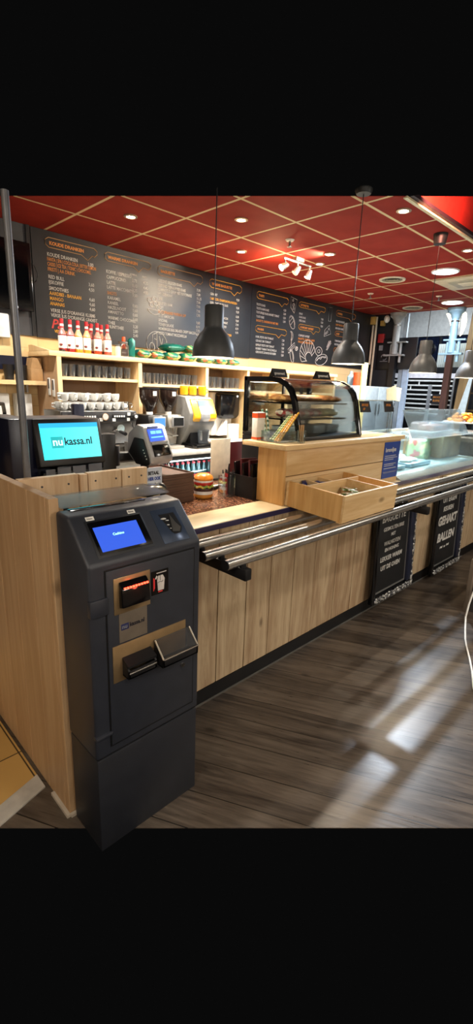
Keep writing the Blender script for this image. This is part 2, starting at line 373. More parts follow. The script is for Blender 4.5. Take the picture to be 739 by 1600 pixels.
def rows(items, size, mat):
    m = MB()
    for (x, z, t, *wd) in items: m.text(t, front(x, BY-.0012, z-size*.36), size, width=(wd[0] if wd else .86)*.92, bold=.0002, ext=.0008)
    obj('lettering', m, mat, mb_)
bubble(1.913, 2.398, 2.62, 2.697, 2.27, 'KOUDE DRANKEN', .044)
rows([(1.923, 2.566, 'KOUDE DRANKEN'), (1.922, 2.388, 'RED BULL'), (1.922, 2.345, 'IJSKOFFIE'), (1.922, 2.296, 'SMOOTHIES'), (1.926, 2.115, "VERSE JUS D'ORANGE KLEIN"), (1.926, 2.075, "VERSE JUS D'ORANGE GROOT"),
      (2.3, 2.555, '3,00'), (2.3, 2.385, '3,60'), (2.3, 2.342, '4,50'), (2.3, 2.256, '4,60'), (2.3, 2.214, '4,60'), (2.3, 2.172, '4,60'), (2.3, 2.115, '3,45'), (2.3, 2.075, '4,45')], .042, TXW)
rows([(1.921, 2.528, 'FANTA | SPA | COCA COLA | BITTER LEMON', .60), (1.921, 2.489, 'CASSIS | ICE TEA | TONIC | CHOCOMEL', .60), (1.921, 2.449, 'FRISTI | AA DRINK', .80)], .042, TXO)
rows([(1.924, 2.255, 'AARDBEI - BANAAN'), (1.924, 2.213, 'MANGO'), (1.924, 2.171, 'ANANAS')], .042, TXY)
m = MB(); m.text('Pa', front(1.92, BY-.001, 1.965), .11, bold=.002, shear=.3); m.text('T', front(2.25, BY-.001, 1.965), .10, bold=.002, shear=.3); obj('script_lettering', m, TXR, mb_)
rows([(1.95, 1.94, 'VERSE TAART')], .036, TXY)
bubble(2.477, 2.992, 2.622, 2.697, 2.82, 'WARME DRANKEN', .044)
rows([(2.486, 2.531, 'KOFFIE / ESPRESSO'), (2.488, 2.484, 'CAPPUCCINO'), (2.489, 2.438, 'LATTE'), (2.489, 2.396, 'LATTE MACCHIATO'), (2.492, 2.302, 'KARAMEL'), (2.492, 2.259, 'KANEEL'), (2.492, 2.217, 'HAZELNOOT'), (2.492, 2.176, 'AMARETTO'),
      (2.49, 2.122, 'WARME CHOCOMEL'), (2.49, 2.078, 'THEE'), (2.49, 2.04, 'MUNTTHEE')] +
     [(2.77, z, p) for z, p in ((2.50, '2,70'), (2.453, '3,10'), (2.41, '3,25'), (2.365, '3,50'), (2.265, '0,60'), (2.222, '0,60'), (2.18, '0,60'), (2.138, '0,60'), (2.07, '3,20'), (2.026, '2,80'), (1.985, '3,40'))] +
     [(2.90, z, p) for z, p in ((2.50, '4,20'), (2.453, '4,40'), (2.41, '4,50'))], .042, TXW)
rows([(2.49, 2.345, 'SHOTS')], .042, TXO)
rows([(2.745, 2.552, 'NORMAAL'), (2.885, 2.552, 'GROOT')], .022, TXW)
bubble(3.079, 3.682, 2.603, 2.695, 3.53, 'BAGUETTE', .044)
c3 = ['GEZOND BELEGEN KAAS', 'GEZOND OERHAMMER KAAS', 'CARPACCIO ZALM MET MAYONAISE', 'KRUIDENKAAS', 'BRIE', 'BELEGEN HAM', 'FILET', None, "OUD AMERICAN", 'SPECIAAL', 'TONIJN SALADE', 'HOMEMADE EGG SALADE CRISPY BACON', 'PESTO TOMAAT MOZZARELLA']
zz = [2.552, 2.508, 2.468, 2.427, 2.384, 2.335, 2.293, 2.253, 2.214, 2.171, 2.129, 2.087, 2.04]
rows([(3.083, z, t, .74) for z, t in zip(zz, c3) if t] + [(3.60, z-.012, p) for z, p in zip(zz, ('7,90', '7,80', '11,25', '7,90', '7,90', '7,90', '7,90', '', '9,00', '8,90', '7,00', '9,80', '7,50')) if p], .040, TXW)
rows([(3.083, 2.253, 'BLT | SPAANSE PAPRIKA DIP', .8)], .040, TXO)
bubble(3.788, 4.30, 2.602, 2.69, 4.15, 'WARME BAGUETTE', .042, TXY)
rows([(3.80, 2.535, 'GEHAKT'), (3.80, 2.442, 'KIPFILET MET PIRI PIRI SAUS', .7), (3.80, 2.398, 'BALLETJE KAAS'), (3.80, 2.30, 'KIP KROKANT MET BACON', .7), (3.80, 2.25, 'WARME BRIE MET TOMAAT', .7), (3.80, 2.206, 'HAMBURGER & MOSTERD', .7), (3.80, 2.162, 'PULLED PORK BBQ', .7), (3.80, 1.99, 'SPIEGELEI MET SPEK EN KAAS', .6)] +
     [(4.22, z, p) for z, p in ((2.53, '9,50'), (2.44, '9,50'), (2.395, '9,20'), (2.34, '8,30'), (2.295, '9,50'), (2.25, '7,90'), (2.205, '8,70'), (2.16, '8,90'))], .036, TXW)
rows([(3.80, 2.488, 'CARPACCIO, CHAMPIGNONS & RUCOLA', .7), (3.80, 2.118, 'VRAAG NAAR ONZE KROKETTEN', .7), (3.80, 2.075, 'EN SOEPEN', .8)], .036, TXY)
bubble(4.572, 5.186, 2.60, 2.683, 5.03, 'TOSTI', .042, TXY)
rows([(4.572, 2.533, 'TOSTI KAAS'), (4.574, 2.487, 'TOSTI HAM KAAS'), (4.575, 2.441, 'TOSTI SPEKJES KAAS HAM MET TOMAAT', .7), (4.577, 2.391, 'TOSTI BRIE'), (5.10, 2.53, '4,50'), (5.10, 2.485, '5,00'), (5.10, 2.435, '5,50'), (5.10, 2.39, '5,00')], .038, TXW)
rows([(4.58, 2.345, 'BAGUETTE, SUIKERBROOD MET BRIE', .74)], .038, TXO)
bubble(4.575, 5.186, 2.208, 2.286, 5.0, 'PANINI', .042, TXY)
rows([(4.583, 2.151, 'HAM, PESTO EN TOMAAT'), (4.586, 2.103, 'GEHAKT EN TOMAAT'), (4.59, 2.053, 'KIPFILET PESTO EN TOMAAT', .8), (4.592, 2.008, 'ROSBIEF TOMAAT MOZZARELLA', .8), (4.595, 1.966, 'GEROOKTE ZALM EN BOURSIN', .8)] + [(5.10, z, '7,50') for z in (2.15, 2.10, 2.05, 2.005, 1.96)], .038, TXW)
bubble(5.42, 6.037, 2.613, 2.683, 5.85, 'UITSMIJTER', .042, TXY)
rows([(5.435, 2.533, 'KAAS'), (5.437, 2.489, 'HAM KAAS'), (5.44, 2.444, 'SPEK KAAS'), (5.95, 2.52, '9,00'), (5.95, 2.475, '9,50'), (5.95, 2.425, '9,50')], .038, TXW)
bubble(5.438, 5.935, 2.328, 2.398, 5.76, 'COMPLEET ONTBIJT', .040, TXY)
rows([(5.45, 2.252, 'COMPLEET ONTBIJT', .8)], .038, TXW); rows([(5.45, 2.210, 'BAGUETTE, CROISSANT, HAM EI', .75), (5.45, 2.168, 'KAAS, JUS D ORANGE, KOFFIE', .75)], .038, TXO)
bubble(6.318, 6.85, 2.612, 2.692, 6.7, 'OVERIG', .042, TXO); rows([(6.33, 2.54, 'BROODJE KROKET', .8), (6.33, 2.44, 'BROODJE HAMBURGER', .8)], .038, TXW); rows([(6.33, 2.49, 'SOEP VAN DE DAG MET BROOD', .8)], .038, TXO)
bubble(6.33, 6.72, 2.33, 2.40, 6.6, 'SOEP', .042, TXO); rows([(6.34, 2.26, 'TOMATENSOEP', .8), (6.34, 2.21, 'MOSTERDSOEP', .8)], .038, TXW)
bubble(6.33, 6.68, 2.09, 2.16, 6.56, 'SALADE', .042, TXO)
# chalk drawings
def sketch(cx, cz, strokes, s=1.0, rot=0):
    m = MB(); ca, sa = math.cos(rot), math.sin(rot)
    for st in strokes:
        m.tube([(cx+s*(ca*x-sa*z), BY-.003, cz+s*(sa*x+ca*z)) for x, z in st], .0032, 5)
    obj('chalk_drawing', m, TXW, mb_)
def ell(a, b, t0=0, t1=2*PI, n=22, cx=0, cz=0): return [(cx+a*math.cos(t0+(t1-t0)*k/n), cz+b*math.sin(t0+(t1-t0)*k/n)) for k in range(n+1)]
sketch(3.03, 2.27, [ell(.075, .05, PI*1.05, PI*1.95), [(-.075, -.01), (.075, -.01)], ell(.02, .02, cx=.095, cz=-.02)] + [ell(.025, .022, cx=x, cz=z) for x, z in ((-.03, .035), (.02, .05), (.045, .02), (-.05, .07), (0, .085))], 1.1)
sketch(3.06, 1.925, [ell(.125, .12), [(-.05, .09), (-.06, -.06), (-.02, -.09)], [(.0, .11), (.0, -.03), (.05, -.06), (.07, .06)], [(-.04, .09), (.02, .12)], ell(.05, .03, cx=.06, cz=-.06), ell(.03, .05, cx=-.06, cz=-.04), [(-.03, .05), (.0, .04)], [(.03, .08), (.05, .0)]], 1.05)
wedge = [[(-.09, -.06), (.10, -.04), (.07, .10), (-.06, .04), (-.09, -.06)], ell(.02, .018, cx=0, cz=0), ell(.014, .014, cx=.05, cz=.04), ell(.015, .015, cx=-.04, cz=-.02)]
sketch(5.30, 2.62, wedge, .95, 1.2); sketch(5.29, 2.40, [ell(.06, .1), ell(.045, .085, -1, 2), [(-.05, .03), (.05, .06)], [(-.05, -.02), (.05, .01)]], .9, .5)
sketch(5.28, 2.22, [ell(.05, .07, -1.2, 1.9), ell(.02, .06, -1.2, 1.9)], .9); sketch(5.31, 2.07, [[(-.08, -.05), (.08, .0), (.08, .05), (-.08, .0), (-.08, -.05)], [(.0, .03), (.03, .12)], [(-.06, -.02), (.06, .02)]], 1.0, .35)
sketch(5.33, 1.965, [ell(.04, .1), ell(.02, .08, -1, 2)], .9, .35); sketch(5.42, 2.07, [ell(.03, .03), [(-.03, .0), (.03, .02)], [(0, -.03), (.01, .03)]], .9)
cro = [ell(.16, .16, .2, PI*1.25), ell(.07, .06, .3, PI*1.35, cx=.03, cz=-.05), [(.155, .03), (.09, -.03)], [(-.11, -.115), (-.02, -.1)]] + [[(.16*math.cos(t), .16*math.sin(t)), (.03+.07*math.cos(t+.25), -.05+.06*math.sin(t+.25))] for t in (.6, 1.0, 1.4, 1.8, 2.2, 2.6, 3.0, 3.4)]
sketch(5.68, 2.03, cro, 1.1)
sketch(5.95, 2.075, [ell(.085, .065), ell(.03, .026)], .95); sketch(6.03, 1.96, [ell(.15, .075), ell(.12, .04, 0, PI), [(-.11, .01), (-.06, .04), (-.02, .01), (.03, .04), (.08, .01), (.12, .03)]], 1.0, .25)
sketch(6.16, 2.61, [[(-.03, -.1), (.03, -.1), (.045, .1), (-.045, .1), (-.03, -.1)]], .95); sketch(6.12, 2.36, wedge, .9, .2); sketch(6.18, 2.17, [[(-.06, -.08), (.07, .09)], [(-.03, -.08), (.08, .06)], [(-.05, -.03), (.01, .09)], [(-.02, -.02), (.05, .10)]], .8)

# ================================================================== TV at left
tv = thing('wall_television', 'black television hung on the grey wall left of the menu board', 'television', (1.45, 4.3, 2.06))
obj('housing', MB().box(1.16, 1.755, 4.30, 4.345, 2.07, 2.60, .006), BLACKG, tv)
obj('screen', MB().box(1.19, 1.725, 4.297, 4.302, 2.115, 2.57), plain('dark_screen', '07080b', .08), tv)
obj('indicator', MB().sph((1.60, 4.296, 2.09), .018, (1.2, .3, .8)), plain('pale_badge', 'b9c2cf', .3), tv, label='pale round badge')
obj('wall_bracket', MB().box(1.40, 1.5, 4.345, 4.372, 2.25, 2.42), BLACK, tv)
obj('television_cable', MB().tube([(1.762, 4.352, 2.47), (1.80, 4.345, 2.44), (1.825, 4.345, 2.38), (1.80, 4.345, 2.32), (1.765, 4.352, 2.31)], .004), BLACK, label='thin black cable looping off the television edge onto the menu board', cat='cable')
obj('wall_dispenser', MB().box(1.42, 1.545, 4.31, 4.372, 1.84, 2.03, .012), WHITE, label='white wall dispenser half out of frame below the television', cat='dispenser')

# ================================================================== BACK WORKTOP, FRIDGE
wt = thing('back_worktop', 'pale grey worktop along the back wall carrying the coffee machines', 'worktop', (3.2, 3.9, 0))
obj('worktop_slab', MB().box(.9, 5.9, 3.42, 4.37, .875, .915, .004), plain('worktop_grey', 'c8c4bb', .35), wt)
def base_cabinet(x0, x1, label):
    t = thing('base_cabinet', label, 'cabinet', ((x0+x1)/2, 3.9, 0))
    obj('carcass', MB().box(x0, x1, 3.47, 4.36, .08, .872), plain('cabinet_grey', '8a8a88', .5), t)
    n = 2
    for i in range(n):
        a = x0+(x1-x0)*i/n+.006; c = x0+(x1-x0)*(i+1)/n-.006
        d = obj('door', MB().box(a, c, 3.45, 3.468, .1, .86, .003), plain('cabinet_door', '9a9892', .45), t)
        obj('handle', MB().cyl((c-.05, 3.437, .6), (c-.05, 3.437, .78), .006), STEEL, d)
    obj('kick_board', MB().box(x0+.01, x1-.01, 3.5, 3.52, 0, .08), BLACK, t)
base_cabinet(.92, 2.45, 'grey base cabinet under the espresso machine')
base_cabinet(3.35, 5.85, 'grey base cabinet behind the glass pastry case')
fr = thing('bottle_fridge', 'undercounter glass fridge full of cola bottles beneath the grinders', 'fridge', (2.9, 3.8, 0))
obj('carcass', MB().box(2.47, 3.33, 4.1, 4.36, .05, .87).box(2.47, 2.50, 3.48, 4.1, .05, .87).box(3.30, 3.33, 3.48, 4.1, .05, .87).box(2.5, 3.3, 3.48, 4.1, .05, .10).box(2.5, 3.3, 3.46, 4.1, .83, .87), plain('fridge_grey', '57585a', .4, .3), fr)
obj('shelf', MB().box(2.5, 3.3, 3.52, 4.1, .545, .553), STEELD, fr)
obj('glass_door', MB().box(2.50, 3.30, 3.462, 3.468, .1, .83), GL, fr)
obj('door_handle', MB().tube([(2.535, 3.46, .82), (2.535, 3.43, .78), (2.535, 3.43, .55), (2.535, 3.46, .5)], .009), STEEL, fr)
obj('light_strip', MB().box(2.55, 3.25, 3.50, 3.52, .812, .826), emis('fridge_light', 'dff4ff', 6), fr)
lamp('fridge_light', 'AREA', (2.9, 3.6, .80), 2.5, (.85, .95, 1), .4, (2.9, 3.8, .5))
cola = thing('cola_bottle', 'dark cola bottle with red label standing in the undercounter fridge', 'bottle', (2.62, 3.6, .555), 'cola bottles in the fridge')
obj('glass_body', MB().lathe([(0, 0), (.027, .002), (.029, .03), (.026, .07), (.029, .12), (.016, .165), (.011, .185), (.011, .205), (0, .205)], (2.62, 3.6, .555), 14), plain('cola_dark', '2c4a4c', .1, coat=.6), cola)
obj('cap', MB().cyl((2.62, 3.6, .76), (2.62, 3.6, .775), .014, n=12), RED, cola)
obj('label_band', MB().cyl((2.62, 3.6, .62), (2.62, 3.6, .655), .0285, n=14), plain('cola_label', 'c02a35', .5), cola)
for i in range(1, 10): dup(cola, (2.62+.068*i, 3.6, .555))
for i in range(7): dup(cola, (2.72+.068*i, 3.74, .555))

# ================================================================== HUTCH
hu = thing('shelving_unit', 'pale wooden shelving unit above the back worktop holding drinking glasses', 'shelf', (3.6, 4.15, .915))
obj('top_board', MB().box(1.70, 5.86, 3.935, 4.372, 1.705, 1.745, .003), BIRCH, hu)
obj('side_panel', MB().box(1.762, 1.80, 3.95, 4.372, .916, 1.704), ASH, hu, label='side panel holding two remote controls')
obj('front_edge', MB().box(1.762, 1.80, 3.937, 3.949, .916, 1.704), BIRCHV, hu)
for x in (2.555, 3.395, 4.03, 4.75, 5.80): obj('upright', MB().box(x, x+.04, 3.945, 4.372, .916, 1.704), BIRCHV, hu)
for x0, x1, z in ((1.801, 2.554, 1.545), (2.596, 3.394, 1.512), (3.436, 4.029, 1.492), (4.071, 4.749, 1.48), (4.791, 5.799, 1.48)): obj('shelf_board', MB().box(x0, x1, 3.955, 4.372, z-.026, z), BIRCH, hu)
obj('end_block', MB().prism([(3.95, 1.746), (4.35, 1.746), (4.35, 1.80), (4.28, 1.80)], 'x', 1.70, 1.725), BIRCHV, hu)
for i in range(2):
    x = 1.752; y = 4.02+.085*(1-i)
    r = thing('remote_control', ['white remote control on the side panel, farther from its front edge', 'white remote control on the side panel, next to its front edge'][i], 'remote control', (x, y, 1.39))
    obj('body', MB().box(x, x+.009, y-.025, y+.025, 1.385-.01*i, 1.53-.01*i, .006), WHITE, r)
    obj('key_field', MB().box(x-.001, x+.002, y-.014, y+.014, 1.44-.01*i, 1.52-.01*i), DGREY, r)
# shelf left of the hutch with its things
ls = thing('wall_shelf', 'short wooden wall shelf left of the shelving unit', 'shelf', (1.4, 4.3, 1.455))
obj('shelf_board', MB().box(1.0, 1.755, 4.15, 4.372, 1.465, 1.50), BIRCH, ls)
obj('bracket', MB().box(1.60, 1.615, 4.2, 4.372, 1.40, 1.465), STEELD, ls)
obj('blue_wall_panel', MB().box(1.0, 1.72, 4.355, 4.372, 1.585, 1.70), NAVY, label='dark navy strip on the tiled wall above the short shelf', cat='wall panel')
cup = obj('paper_cup_stack', MB().lathe([(0, 0), (.035, 0), (.045, .12), (.046, .125), (0, .125)], (1.49, 4.27, 1.5), 16), BLACKP, label='stack of black paper cups on the short wall shelf, left one', cat='cups', group='black cup stacks')
c2_ = dup(cup, (1.59, 4.25, 1.5), label='stack of black paper cups on the short wall shelf, beside the pole')
obj('kraft_box', MB().box(1.645, 1.745, 4.19, 4.33, 1.501, 1.60, .003).prism([(1.65, 1.601), (1.742, 1.601), (1.738, 1.69), (1.668, 1.69)], 'y', 4.2, 4.32), plain('kraft_card', 'b28c5f', .8), label='kraft cardboard box on the short wall shelf', cat='box')
for i, (x0, x1) in enumerate(((1.36, 1.475), (1.535, 1.665))):
    t = thing('soap_dispenser', ['white soap dispenser on the tiles, cut by the left frame edge', 'white soap dispenser on the tiles under the kraft box'][i], 'dispenser', ((x0+x1)/2, 4.33, 1.16))
    obj('cover', MB().box(x0, x1, 4.26, 4.372, 1.19, 1.39, .012), WHITE, t); obj('nozzle', MB().prism([(x0+.03, 1.19), (x1-.03, 1.19), ((x0+x1)/2+.012, 1.12), ((x0+x1)/2-.012, 1.12)], 'y', 4.28, 4.33), GREYP, t)
b_ = thing('detergent_bottle', 'clear bottle with green base and red cap strip behind the till at left', 'bottle', (1.15, 3.6, .916))
obj('body', MB().lathe([(0, 0), (.05, 0), (.05, .2), (.02, .24), (0, .24)], (1.15, 3.6, .916), 16), GREYP, b_); obj('base', MB().cyl((1.15, 3.6, .94), (1.15, 3.6, 1.0), .051), GREEN, b_); obj('red_band', MB().cyl((1.15, 3.6, .917), (1.15, 3.6, .94), .052), ORANGE, b_)
obj('faucet', MB().tube([(1.32, 3.95, .916), (1.32, 3.95, 1.25), (1.28, 3.85, 1.32), (1.18, 3.7, 1.33), (1.1, 3.6, 1.29)], .014), BLACKP, label='black curved tap behind the till at the left edge', cat='tap')

# tumblers
tg = obj('drinking_glass', MB().lathe([(0, 0), (.028, 0), (.033, .05), (.036, .105), (.034, .105), (.031, .05), (.026, .008), (0, .008)], (1.86, 4.03, 1.546), 14), TUMB, label='clear tumbler on the shelf over the espresso machine', cat='glass', group='tumblers over the espresso machine')
for i in range(1, 9): dup(tg, (1.86+.078*i, 4.03+.012*(i % 2), 1.546))
for i in range(8): dup(tg, (1.89+.078*i, 4.14, 1.546))
tg2 = dup(tg, (2.65, 4.04, 1.513), label='clear tumbler on the shelf over the coffee grinders', group='tumblers over the grinders')
for i in range(1, 9): dup(tg2, (2.65+.083*i, 4.04+.012*(i % 2), 1.513))
for i in range(8): dup(tg2, (2.69+.083*i, 4.15, 1.513))
tg3 = dup(tg, (3.50, 4.04, 1.493), label='clear tumbler on the shelf over the towel dispenser', group='tumblers over the towel dispenser', scale=(1, 1, 1.15))
for i in range(1, 6): dup(tg3, (3.50+.082*i+(.04 if i > 2 else 0), 4.04, 1.493), scale=(1, 1, 1.15))
for i in range(5): dup(tg3, (3.54+.082*i, 4.15, 1.493), scale=(1, 1, 1.15))

# syrup bottles on the top board
def syrup(x, y, colr, label, h=.262):
    tint = '%02x%02x%02x' % tuple(int(.45*int(colr[k:k+2], 16)+.55*v) for k, v in ((0, 196), (2, 186), (4, 180)))
    z = 1.746
    t = thing('syrup_bottle', label, 'bottle', (x, y, z), 'syrup bottles on the shelving unit')
    s_ = h/.262; r = .033
    obj('syrup', MB().lathe([(0, 0), (r, .001), (r+.001, .02*s_), (r, .135*s_), (0, .135*s_)], (x, y, z), 18), plain('syrup_'+colr, colr, .08, coat=.7), t)
    obj('glass_neck', MB().lathe([(r, .1355*s_), (r*.9, .150*s_), (r*.5, .178*s_), (r*.40, .19*s_), (r*.40, .235*s_), (0, .235*s_)], (x, y, z), 18), plain('neck_'+colr, tint, .08, coat=.7), t)
    obj('paper_label', MB().lathe([(r+.0006, .028*s_), (r+.0016, .029*s_), (r+.0016, .126*s_), (r+.0006, .127*s_)], (x, y, z), 18), BLANK, t)
    obj('fruit_print', MB().sph((x-.024, y-.024, z+.055*s_), .011, (1.3, 1.3, .8), 8), plain('fruit_'+colr, '7c2f28', .6), t)
    obj('neck_band', MB().lathe([(r*.43, .188*s_), (r*.46, .189*s_), (r*.45, .200*s_), (r*.42, .201*s_)], (x, y, z), 14), RED, t); obj('neck_label', MB().lathe([(r*.43, .2015*s_), (r*.46, .202*s_), (r*.45, .219*s_), (r*.42, .220*s_)], (x, y, z), 14), BLANK, t)
    obj('cap', MB().lathe([(r*.44, .222*s_), (r*.46, .225*s_), (r*.46, h-.003), (0, h)], (x, y, z), 14), RED, t)
for x, y, c, l in ((1.845, 3.99, '7d1d18', 'dark red syrup bottle, first from the left on the top board'), (1.915, 3.985, '8a2420', 'dark red syrup bottle, second from the left on the top board'),
                   (1.985, 3.985, 'c9821d', 'amber syrup bottle beside the dark red pair'), (2.062, 3.985, 'd0892c', 'lighter amber syrup bottle in the middle of the row'),
                   (2.15, 4.07, 'b02020', 'bright red syrup bottle standing behind the front row'), (2.165, 3.985, 'a83c22', 'orange red syrup bottle right of the lighter amber one'),
                   (2.25, 4.07, 'b8622a', 'orange syrup bottle half hidden at the right of the row'), (2.262, 3.985, 'b5523f', 'pink amber syrup bottle, last in the front row')): syrup(x, y, c, l)
obj('sunglass_case', MB().sph((1.83, 3.965, 1.752), .025, (1.1, .6, .45)), BLACKG, label='small black oval object by the first syrup bottle', cat='ornament')
j = thing('storage_jar', 'glass jar of brown coffee beans beside the syrup bottles', 'jar', (2.43, 4.0, 1.746))
obj('glass_wall', MB().lathe([(0, 0), (.047, 0), (.05, .02), (.05, .095), (.042, .11), (.042, .118), (0, .118)], (2.43, 4.0, 1.746), 18), TUMB, j); obj('beans', MB().lathe([(0, .004), (.044, .004), (.044, .06), (.02, .068), (0, .066)], (2.43, 4.0, 1.746), 16), plain('coffee_beans', '4a2d1d', .6, scale=90), j); obj('lid', MB().cyl((2.43, 4.0, 1.864), (2.43, 4.0, 1.876), .044), STEELD, j)
j = thing('sauce_jar', 'small cream jar left of the coffee bean jar', 'jar', (2.36, 3.98, 1.746)); obj('body', MB().lathe([(0, 0), (.025, 0), (.026, .07), (.018, .085), (0, .085)], (2.36, 3.98, 1.746), 14), CREAMP, j); obj('lid', MB().cyl((2.36, 3.98, 1.831), (2.36, 3.98, 1.845), .02), STEELD, j)
TEAL = pattern('teal_foil', ['0b5850', '0e665a', '094a44', '137066'], 14, .3, .2, .6)
BAGM = pattern('printed_bag', ['1d6b52', '2f7d4b', '0f5f5d', '7f9a52', '24734d', '8f4a2d', '175c4a', '1a6a62', '3b7a58', 'b5a86a'], 26, .35, .1, .7)
obj('standing_pouch', MB().prism([(2.49, 1.746), (2.56, 1.746), (2.565, 1.90), (2.53, 1.925), (2.495, 1.90)], 'y', 4.0, 4.05, .01), TEAL, label='tall teal pouch standing beside the bean jar', cat='bag')
obj('wooden_spoon_pouch', MB().prism([(2.47, 1.746), (2.50, 1.746), (2.50, 1.93), (2.475, 1.93)], 'y', 4.07, 4.10, .006), ORANGE, label='thin orange pouch behind the teal pouch', cat='bag')
def pillow(x, y, z, L, Wd, H, rz, ry, mat, label):
    m = MB(); nx, ny = 12, 8; rnd = random.Random(int(x*1000)); top = []; bot = []
    for i in range(nx+1):
        a = []; b2 = []
        for k in range(ny+1):
            u = i/nx*2-1; v = k/ny*2-1; t = max(0, (1-abs(u)**3.0)*(1-abs(v)**2.4))**.6
            wr = (rnd.random()-.5)*.012
            a.append(m.bm.verts.new((u*L/2*(1-.05*v*v), v*Wd/2, H/2*(1+t)+wr*t))); b2.append(m.bm.verts.new((u*L/2*(1-.05*v*v), v*Wd/2, H/2*(1-t)-.0005)))
        top.append(a); bot.append(b2)
    for i in range(nx):
        for k in range(ny):
            m.bm.faces.new((top[i][k], top[i+1][k], top[i+1][k+1], top[i][k+1])); m.bm.faces.new((bot[i][k], bot[i][k+1], bot[i+1][k+1], bot[i+1][k]))
    for i in range(nx):
        m.bm.faces.new((top[i][0], bot[i][0], bot[i+1][0], top[i+1][0])); m.bm.faces.new((top[i][ny], top[i+1][ny], bot[i+1][ny], bot[i][ny]))
    for k in range(ny):
        m.bm.faces.new((top[0][k], top[0][k+1], bot[0][k+1], bot[0][k])); m.bm.faces.new((top[nx][k], bot[nx][k], bot[nx][k+1], top[nx][k+1]))
    m.xf(Matrix.Translation((x, y, z)) @ Euler((0, ry, rz)).to_matrix().to_4x4())
    obj('snack_bag', m, mat, label=label, cat='bag', group='printed snack bags on the shelving unit', ang=60)
pillow(2.665, 4.06, 1.747, .15, .16, .085, .2, 0, BAGM, 'green printed snack bag right of the teal pouch'); pillow(2.832, 4.07, 1.747, .155, .16, .08, -.1, 0, BAGM, 'green printed snack bag, second from the teal pouch')
pillow(3.02, 4.08, 1.747, .19, .17, .085, .15, 0, BAGM, 'green printed snack bag lying under the teal bag'); pillow(3.06, 4.10, 1.835, .27, .17, .085, .1, -.03, TEAL, 'teal snack bag lying on top of the printed bags')
pillow(3.235, 4.08, 1.747, .2, .17, .09, 0, 0, BAGM, 'green printed snack bag just left of the nearest pendant lamp'); pillow(3.30, 4.12, 1.84, .2, .15, .08, .3, 0, BAGM, 'green printed snack bag stacked behind the nearest pendant lamp')
pillow(3.475, 4.06, 1.747, .19, .16, .075, -.15, 0, BAGM, 'printed snack bag under the nearest pendant lamp rim, left'); pillow(3.675, 4.05, 1.747, .165, .15, .07, .2, 0, BAGM, 'printed snack bag under the nearest pendant lamp rim, right'); pillow(3.86, 4.04, 1.747, .165, .15, .065, -.2, 0, BAGM, 'last printed snack bag, right of the nearest pendant lamp')

# ================================================================== ESPRESSO MACHINE and coffee gear
Ey = 3.6
em = thing('espresso_machine', 'two group espresso machine with cups on top under the shelving unit', 'coffee machine', (1.96, 3.85, .916))
obj('body', MB().prism([(3.66, .99), (3.60, 1.185), (3.62, 1.278), (3.93, 1.278), (3.93, .99)], 'x', 1.62, 2.30, .008).box(1.63, 2.29, 3.90, 3.93, .93, .99), plain('machine_steel', '6b6a68', .32, .8), em)
obj('control_panel', MB().box(1.625, 2.295, 3.592, 3.612, 1.188, 1.274, .004), plain('panel_dark', '3c3c3e', .4, .4), em)
for x in (1.79, 2.06): 
    kp = obj('key_pad', MB().box(x, x+.13, 3.586, 3.594, 1.215, 1.252, .002), BLACKP, em); mk = MB(); [mk.box(x+.014+.022*k, x+.028+.022*k, 3.583, 3.587, 1.226, 1.241) for k in range(5)]; obj('keys', mk, WHITE, kp)
g_ = obj('pressure_gauge', MB().cyl((1.99, 3.594, 1.232), (1.99, 3.578, 1.232), .031, n=24), CHROME, em); obj('dial', MB().cyl((1.99, 3.578, 1.232), (1.99, 3.5765, 1.232), .025, n=24).box(1.984, 1.988, 3.575, 3.577, 1.232, 1.252), plain('dial_face', 'bdbcb6', .5), g_)
for x in (1.70, 2.265):
    k_ = obj('steam_knob', MB().lathe([(0, 0), (.034, 0), (.03, .035), (.02, .045), (0, .045)], (x, 3.592, 1.232), 18, Matrix.Rotation(PI/2, 4, 'X')), BLACKP, em); obj('knob_cap', MB().cyl((x, 3.548, 1.232), (x, 3.543, 1.232), .014), WHITE, k_)
mk = MB(); [mk.box(x, x+.028, 3.586, 3.594, z, z+.026) for x, z in ((1.76, 1.236), (1.94, 1.195), (2.06, 1.192), (2.205, 1.238), (2.20, 1.192))]; obj('switches', mk, WHITE, em)
for x in (1.83, 2.13):
    gh = obj('group_head', MB().cyl((x, 3.68, 1.19), (x, 3.68, 1.10), .05, n=24).cyl((x, 3.60, 1.13), (x, 3.575, 1.13), .036, n=20).box(x-.06, x+.06, 3.62, 3.75, 1.10, 1.185, .01), CHROME, em); obj('portafilter_handle', MB().cyl((x, 3.62, 1.11), (x, 3.50, 1.09), .013, .016), BLACKP, gh)
obj('steam_wand', MB().tube([(2.25, 3.6, 1.18), (2.26, 3.57, 1.1), (2.25, 3.56, .98)], .006), CHROME, em)
obj('drip_tray', MB().box(1.63, 2.29, 3.52, 3.899, .93, .985, .006), STEELD, em)
for x in (1.66, 2.26): obj('foot', MB().cyl((x, 3.6, .916), (x, 3.6, .932), .02), BLACKP, em); obj('foot', MB().cyl((x, 3.87, .916), (x, 3.87, .932), .02), BLACKP, em)
obj('water_filter', MB().box(1.66, 1.745, 3.46, 3.515, .917, 1.34, .008), NAVY, label='tall narrow navy unit in front of the espresso machine, left end', cat='appliance')
cw = thing('coffee_cup', 'white coffee cup piled on the espresso machine', 'cup', (1.70, 3.72, 1.279), 'white cups on the espresso machine')
obj('cup_body', MB().lathe([(0, 0), (.02, 0), (.03, .012), (.037, .045), (.038, .062), (.036, .062), (.034, .045), (.027, .014), (0, .008)], (1.70, 3.72, 1.279), 18), WHITEC, cw)
